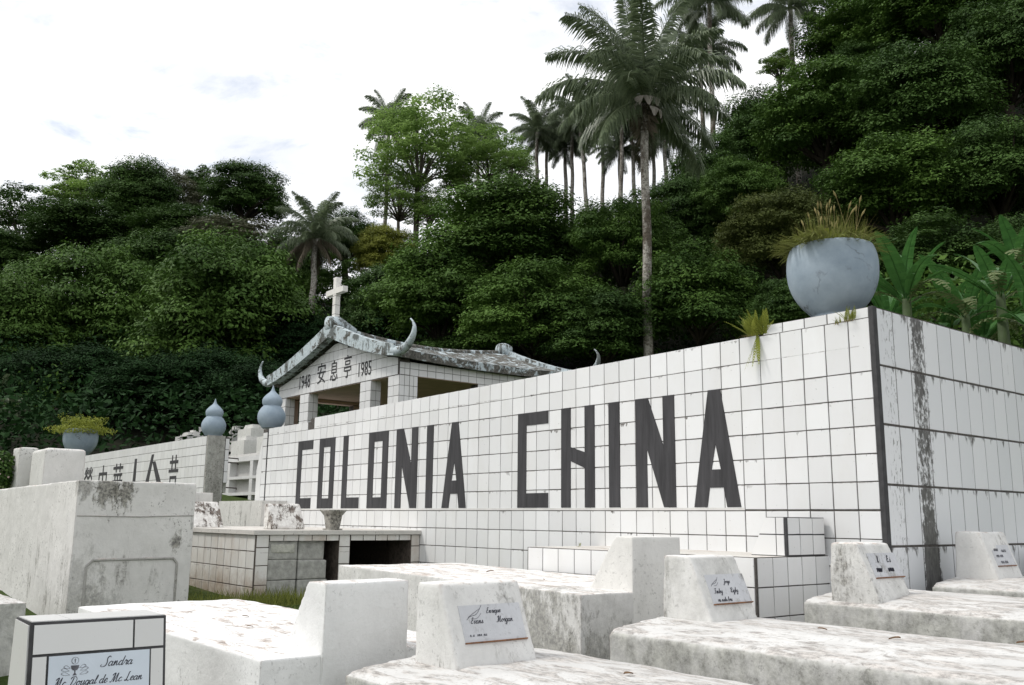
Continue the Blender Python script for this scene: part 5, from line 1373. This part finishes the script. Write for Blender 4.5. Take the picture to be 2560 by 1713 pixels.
# bush at the left edge
bsh = at(-12, 1078, 9.6); bo = empty('flowering_bush', (bsh[0], bsh[1], 1.2)); tag(bo, 'dark leafy bush with pale flowers cut by the left edge', 'bush')
q = rs.normal(size=(2600, 3)); q /= np.linalg.norm(q, axis=1, keepdims=True); q = q*(.26*rs.rand(2600)**.4)[:, None]*np.array([1, 1, .85])
link('leaves', leaf_mesh('leaves', q+np.array([0, 0, bsh[2]-1.2]), q+rs.normal(size=(2600, 3))*.15, rs.uniform(.015, .03, 2600), rs.rand(2600), .6, 3), M_leaf['dark'], bo)
q2 = q[:160]*1.05
link('flowers', leaf_mesh('flowers', q2+np.array([0, 0, bsh[2]-1.2]), q2, rs.uniform(.010, .016, 160), rs.rand(160), .8, 4), plain('pale flowers', (.55,.42,.40), .8, .2), bo)
mb = MB(); mb.tube([(0, 0, -.3), (0, 0, bsh[2]-1.25)], .03, 6); mb.build('stem', M_barkdark, bo)

# ------------------------------------------------------------ banana plants
def banana_leaf(seed, torn=False):
    r2 = random.Random(seed); mb = MB(); n = 26; pts = []; ang = R(78); p = Vector((0, 0, 0)); dr = r2.uniform(35, 85) if not torn else 118
    for i in range(n+1):
        pts.append(p.copy()); p = p+Vector((math.cos(ang), 0, math.sin(ang)))/n; ang -= R(dr)/n*(.3+1.4*i/n)
    mb.tube(pts, [.010*(1-.8*i/n) for i in range(n+1)], 5, 0, False, .4)
    def wd(t):
        t = (t-.16)/.84
        return 0 if t <= 0 else .112*(math.sin(math.pi*t**.72))**.55
    for s_ in (-1, 1):
        for i in range(n):
            t0, t1 = i/n, (i+1)/n
            if t1 < .17: continue
            d = (pts[i+1]-pts[i]).normalized(); nr_ = Vector((-d.z, 0, d.x)); gap = .012 if torn else (.006 if r2.random() < .12 else 0)
            rr = r2.uniform(.2, .8); dz = Vector((0, 0, -r2.uniform(0, .05 if torn else .008)))
            def E2(t, pt, f): w_ = wd(t)*f; return pt+Vector((0, s_*w_, 0))*.93+nr_*w_*(.30-.25*f)+dz*f
            a = pts[i]+d*gap; b = pts[i+1]-d*gap*.2
            mb.face([a, b, E2(t1, b, .5), E2(t0, a, .5)], 0, rr); mb.face([E2(t0, a, .5), E2(t1, b, .5), E2(t1, b, 1), E2(t0, a, 1)], 0, rr)
    return mb.mesh('leaf')
BL = [banana_leaf(s) for s in range(5)]
for m in BL: m.materials.append(M_banana)
BT = [banana_leaf(s, True) for s in (8, 9)]
for m in BT: m.materials.append(M_banana_old)
def banana(px, py, dep, L_, label, n=9, torn=2, seed=0, spread=.55):
    r2 = random.Random(seed); c = at(px, py, dep); bz = height(c[0], c[1]) 
    root = empty('banana_plant', (c[0], c[1], bz)); tag(root, label, 'banana plant', 'banana plants behind the side wall')
    H_ = c[2]-bz
    mb = MB(); mb.tube([(0, 0, -.2), (0, 0, H_*.5), (0, 0, H_+.1)], [.13, .11, .06], 10); mb.build('stem', plain('banana stem', (.045,.07,.025), .7, .3, 5), root, smooth=True)
    for i in range(n+torn):
        old = i >= n; o = bpy.data.objects.new('leaf', (r2.choice(BT) if old else r2.choice(BL))); COL.objects.link(o); o.parent = root
        o.location = (0, 0, H_); s_ = L_*r2.uniform(.75, 1.1); o.scale = (s_, s_*1.0, s_)
        o.rotation_euler = (r2.uniform(-.25, .25), r2.uniform(-.1, spread) if not old else r2.uniform(.5, .8), i*2.4+r2.uniform(-.4, .4))
    return root
banana(2075, 700, 13.5, 1.25, 'banana plant directly right of the large pot', 11, 3, 1, .45)
banana(2210, 735, 14.5, 1.2, 'banana plant second from the large pot, with torn hanging leaf', 9, 3, 2, .6)
banana(2290, 690, 13.0, 1.2, 'banana plant near the right edge with upright pale leaf', 10, 2, 3, .6)
banana(2365, 760, 12.0, 1.15, 'banana plant cut by the right edge above the side wall', 9, 2, 4, .7)
banana(2030, 760, 15, 1.2, 'small banana plant half hidden behind the large pot', 8, 1, 9, .5)
banana(2250, 790, 15, 1.2, 'low banana plant with drooping leaves near the wall top', 8, 2, 11, .8)
banana(2340, 640, 16, 1.3, 'tall banana plant furthest back at the right edge', 9, 2, 12, .5)
banana(2150, 800, 16, 1.3, 'low banana plant behind the others', 8, 1, 6, .8)
# leafy fill below the banana plants
cc_ = []
for _ in range(420):
    p = at(rs.uniform(2020, 2420), rs.uniform(640, 900), rs.uniform(15.5, 19)); cc_.append(p+rs.normal(size=(16, 3))*.22)
cc_ = np.concatenate(cc_)
o = link('shrubbery', leaf_mesh('shrubbery', cc_, rs.normal(size=(len(cc_), 3))*.5+np.array([0, 0, .6]), rs.uniform(.05, .10, len(cc_)), rs.rand(len(cc_)), .5, 8), M_leaf['green'])
tag(o, 'dense leafy vines and weeds filling the bank behind the banana plants', 'vegetation', kind='stuff')

# ------------------------------------------------------------ grass at the foot of the vaults
mb = MB()
for _ in range(2600):
    x = rng.uniform(-6.6, -2.2); y = rng.uniform(-2.9, -1.45) if rng.random() < .8 else rng.uniform(-1.4, -.8)
    if x < -4.4 and y > -1.45: continue
    if x > -4.4 and y > -1.5 and y < -.0 and x > -3.2: continue
    z = height(x, y); a = rng.uniform(0, 6.28); hh = rng.uniform(.012, .045)*(1.4 if noise.noise(Vector((x*3, y*3, 0))) > 0 else .6); w_ = Vector((math.cos(a), math.sin(a), 0))*.003; p = Vector((x, y, z)); e = p+Vector((rng.uniform(-.04, .04), rng.uniform(-.04, .04), hh))
    mb.face([p-w_, p+w_, e], 0, rng.random())
for _ in range(900):
    x = rng.choice([-4.12, -4.40, -4.08])+rng.uniform(-.05, .08); y = rng.uniform(-2.1, -1.2); z = height(x, y); hh = rng.uniform(.04, .13); w_ = Vector((.0, .004, 0)); p = Vector((x, y, z)); e = p+Vector((rng.uniform(-.04, .04), rng.uniform(-.06, .06), hh)); mb.face([p-w_, p+w_, e], 0, rng.random())
g = mb.build('grass', M_grass); tag(g, 'short grass growing round the feet of the vaults', 'grass', kind='stuff')

# ------------------------------------------------------------ dry leaves dropped on the tomb tops
M_dry = plain('dry leaf', (.16,.095,.05), .8, .4, 30)
def dryleaf_mesh():
    mb = MB(); n = 6; L_ = .05
    for i in range(n):
        t0, t1 = i/n, (i+1)/n; w0 = .012*math.sin(math.pi*t0)**.7 if t0 else 0; w1 = .012*math.sin(math.pi*t1)**.7 if t1 < 1 else 0
        z0_, z1_ = .002+.003*math.sin(3*t0), .002+.003*math.sin(3*t1)
        a, b = Vector((L_*t0, 0, z0_)), Vector((L_*t1, 0, z1_))
        for s_ in (-1, 1): mb.face([a, b, b+Vector((0, s_*w1, .005)), a+Vector((0, s_*w0, .005))])
    me = mb.mesh('dry_leaf'); me.materials.append(M_dry); return me
DL = dryleaf_mesh()
for (x, y, z) in ((.55, -2.5, 1.120), (.95, -2.35, 1.120), (.35, -2.9, 1.096), (.62, -1.55, 1.197), (1.2, -1.35, 1.197), (.9, -1.62, 1.197), (1.0, -.5, 1.277), (1.35, -.42, 1.277), (-1.2, -3.0, 1.131), (-.95, -2.75, 1.131), (-1.6, -2.85, 1.131), (-1.2, -1.35, 1.268), (-1.9, -1.2, 1.268), (.9, .85, 1.316)):
    o = bpy.data.objects.new('dry_leaf', DL); COL.objects.link(o); o.location = (x, y, z); o.rotation_euler = (rng.uniform(-.2, .2), rng.uniform(-.2, .2), rng.uniform(0, 6.28)); s_ = rng.uniform(.5, .95); o.scale = (s_, s_, s_)
    tag(o, 'small dry brown leaf lying on a whitewashed tomb top', 'leaf', 'dry leaves fallen on the tomb tops')
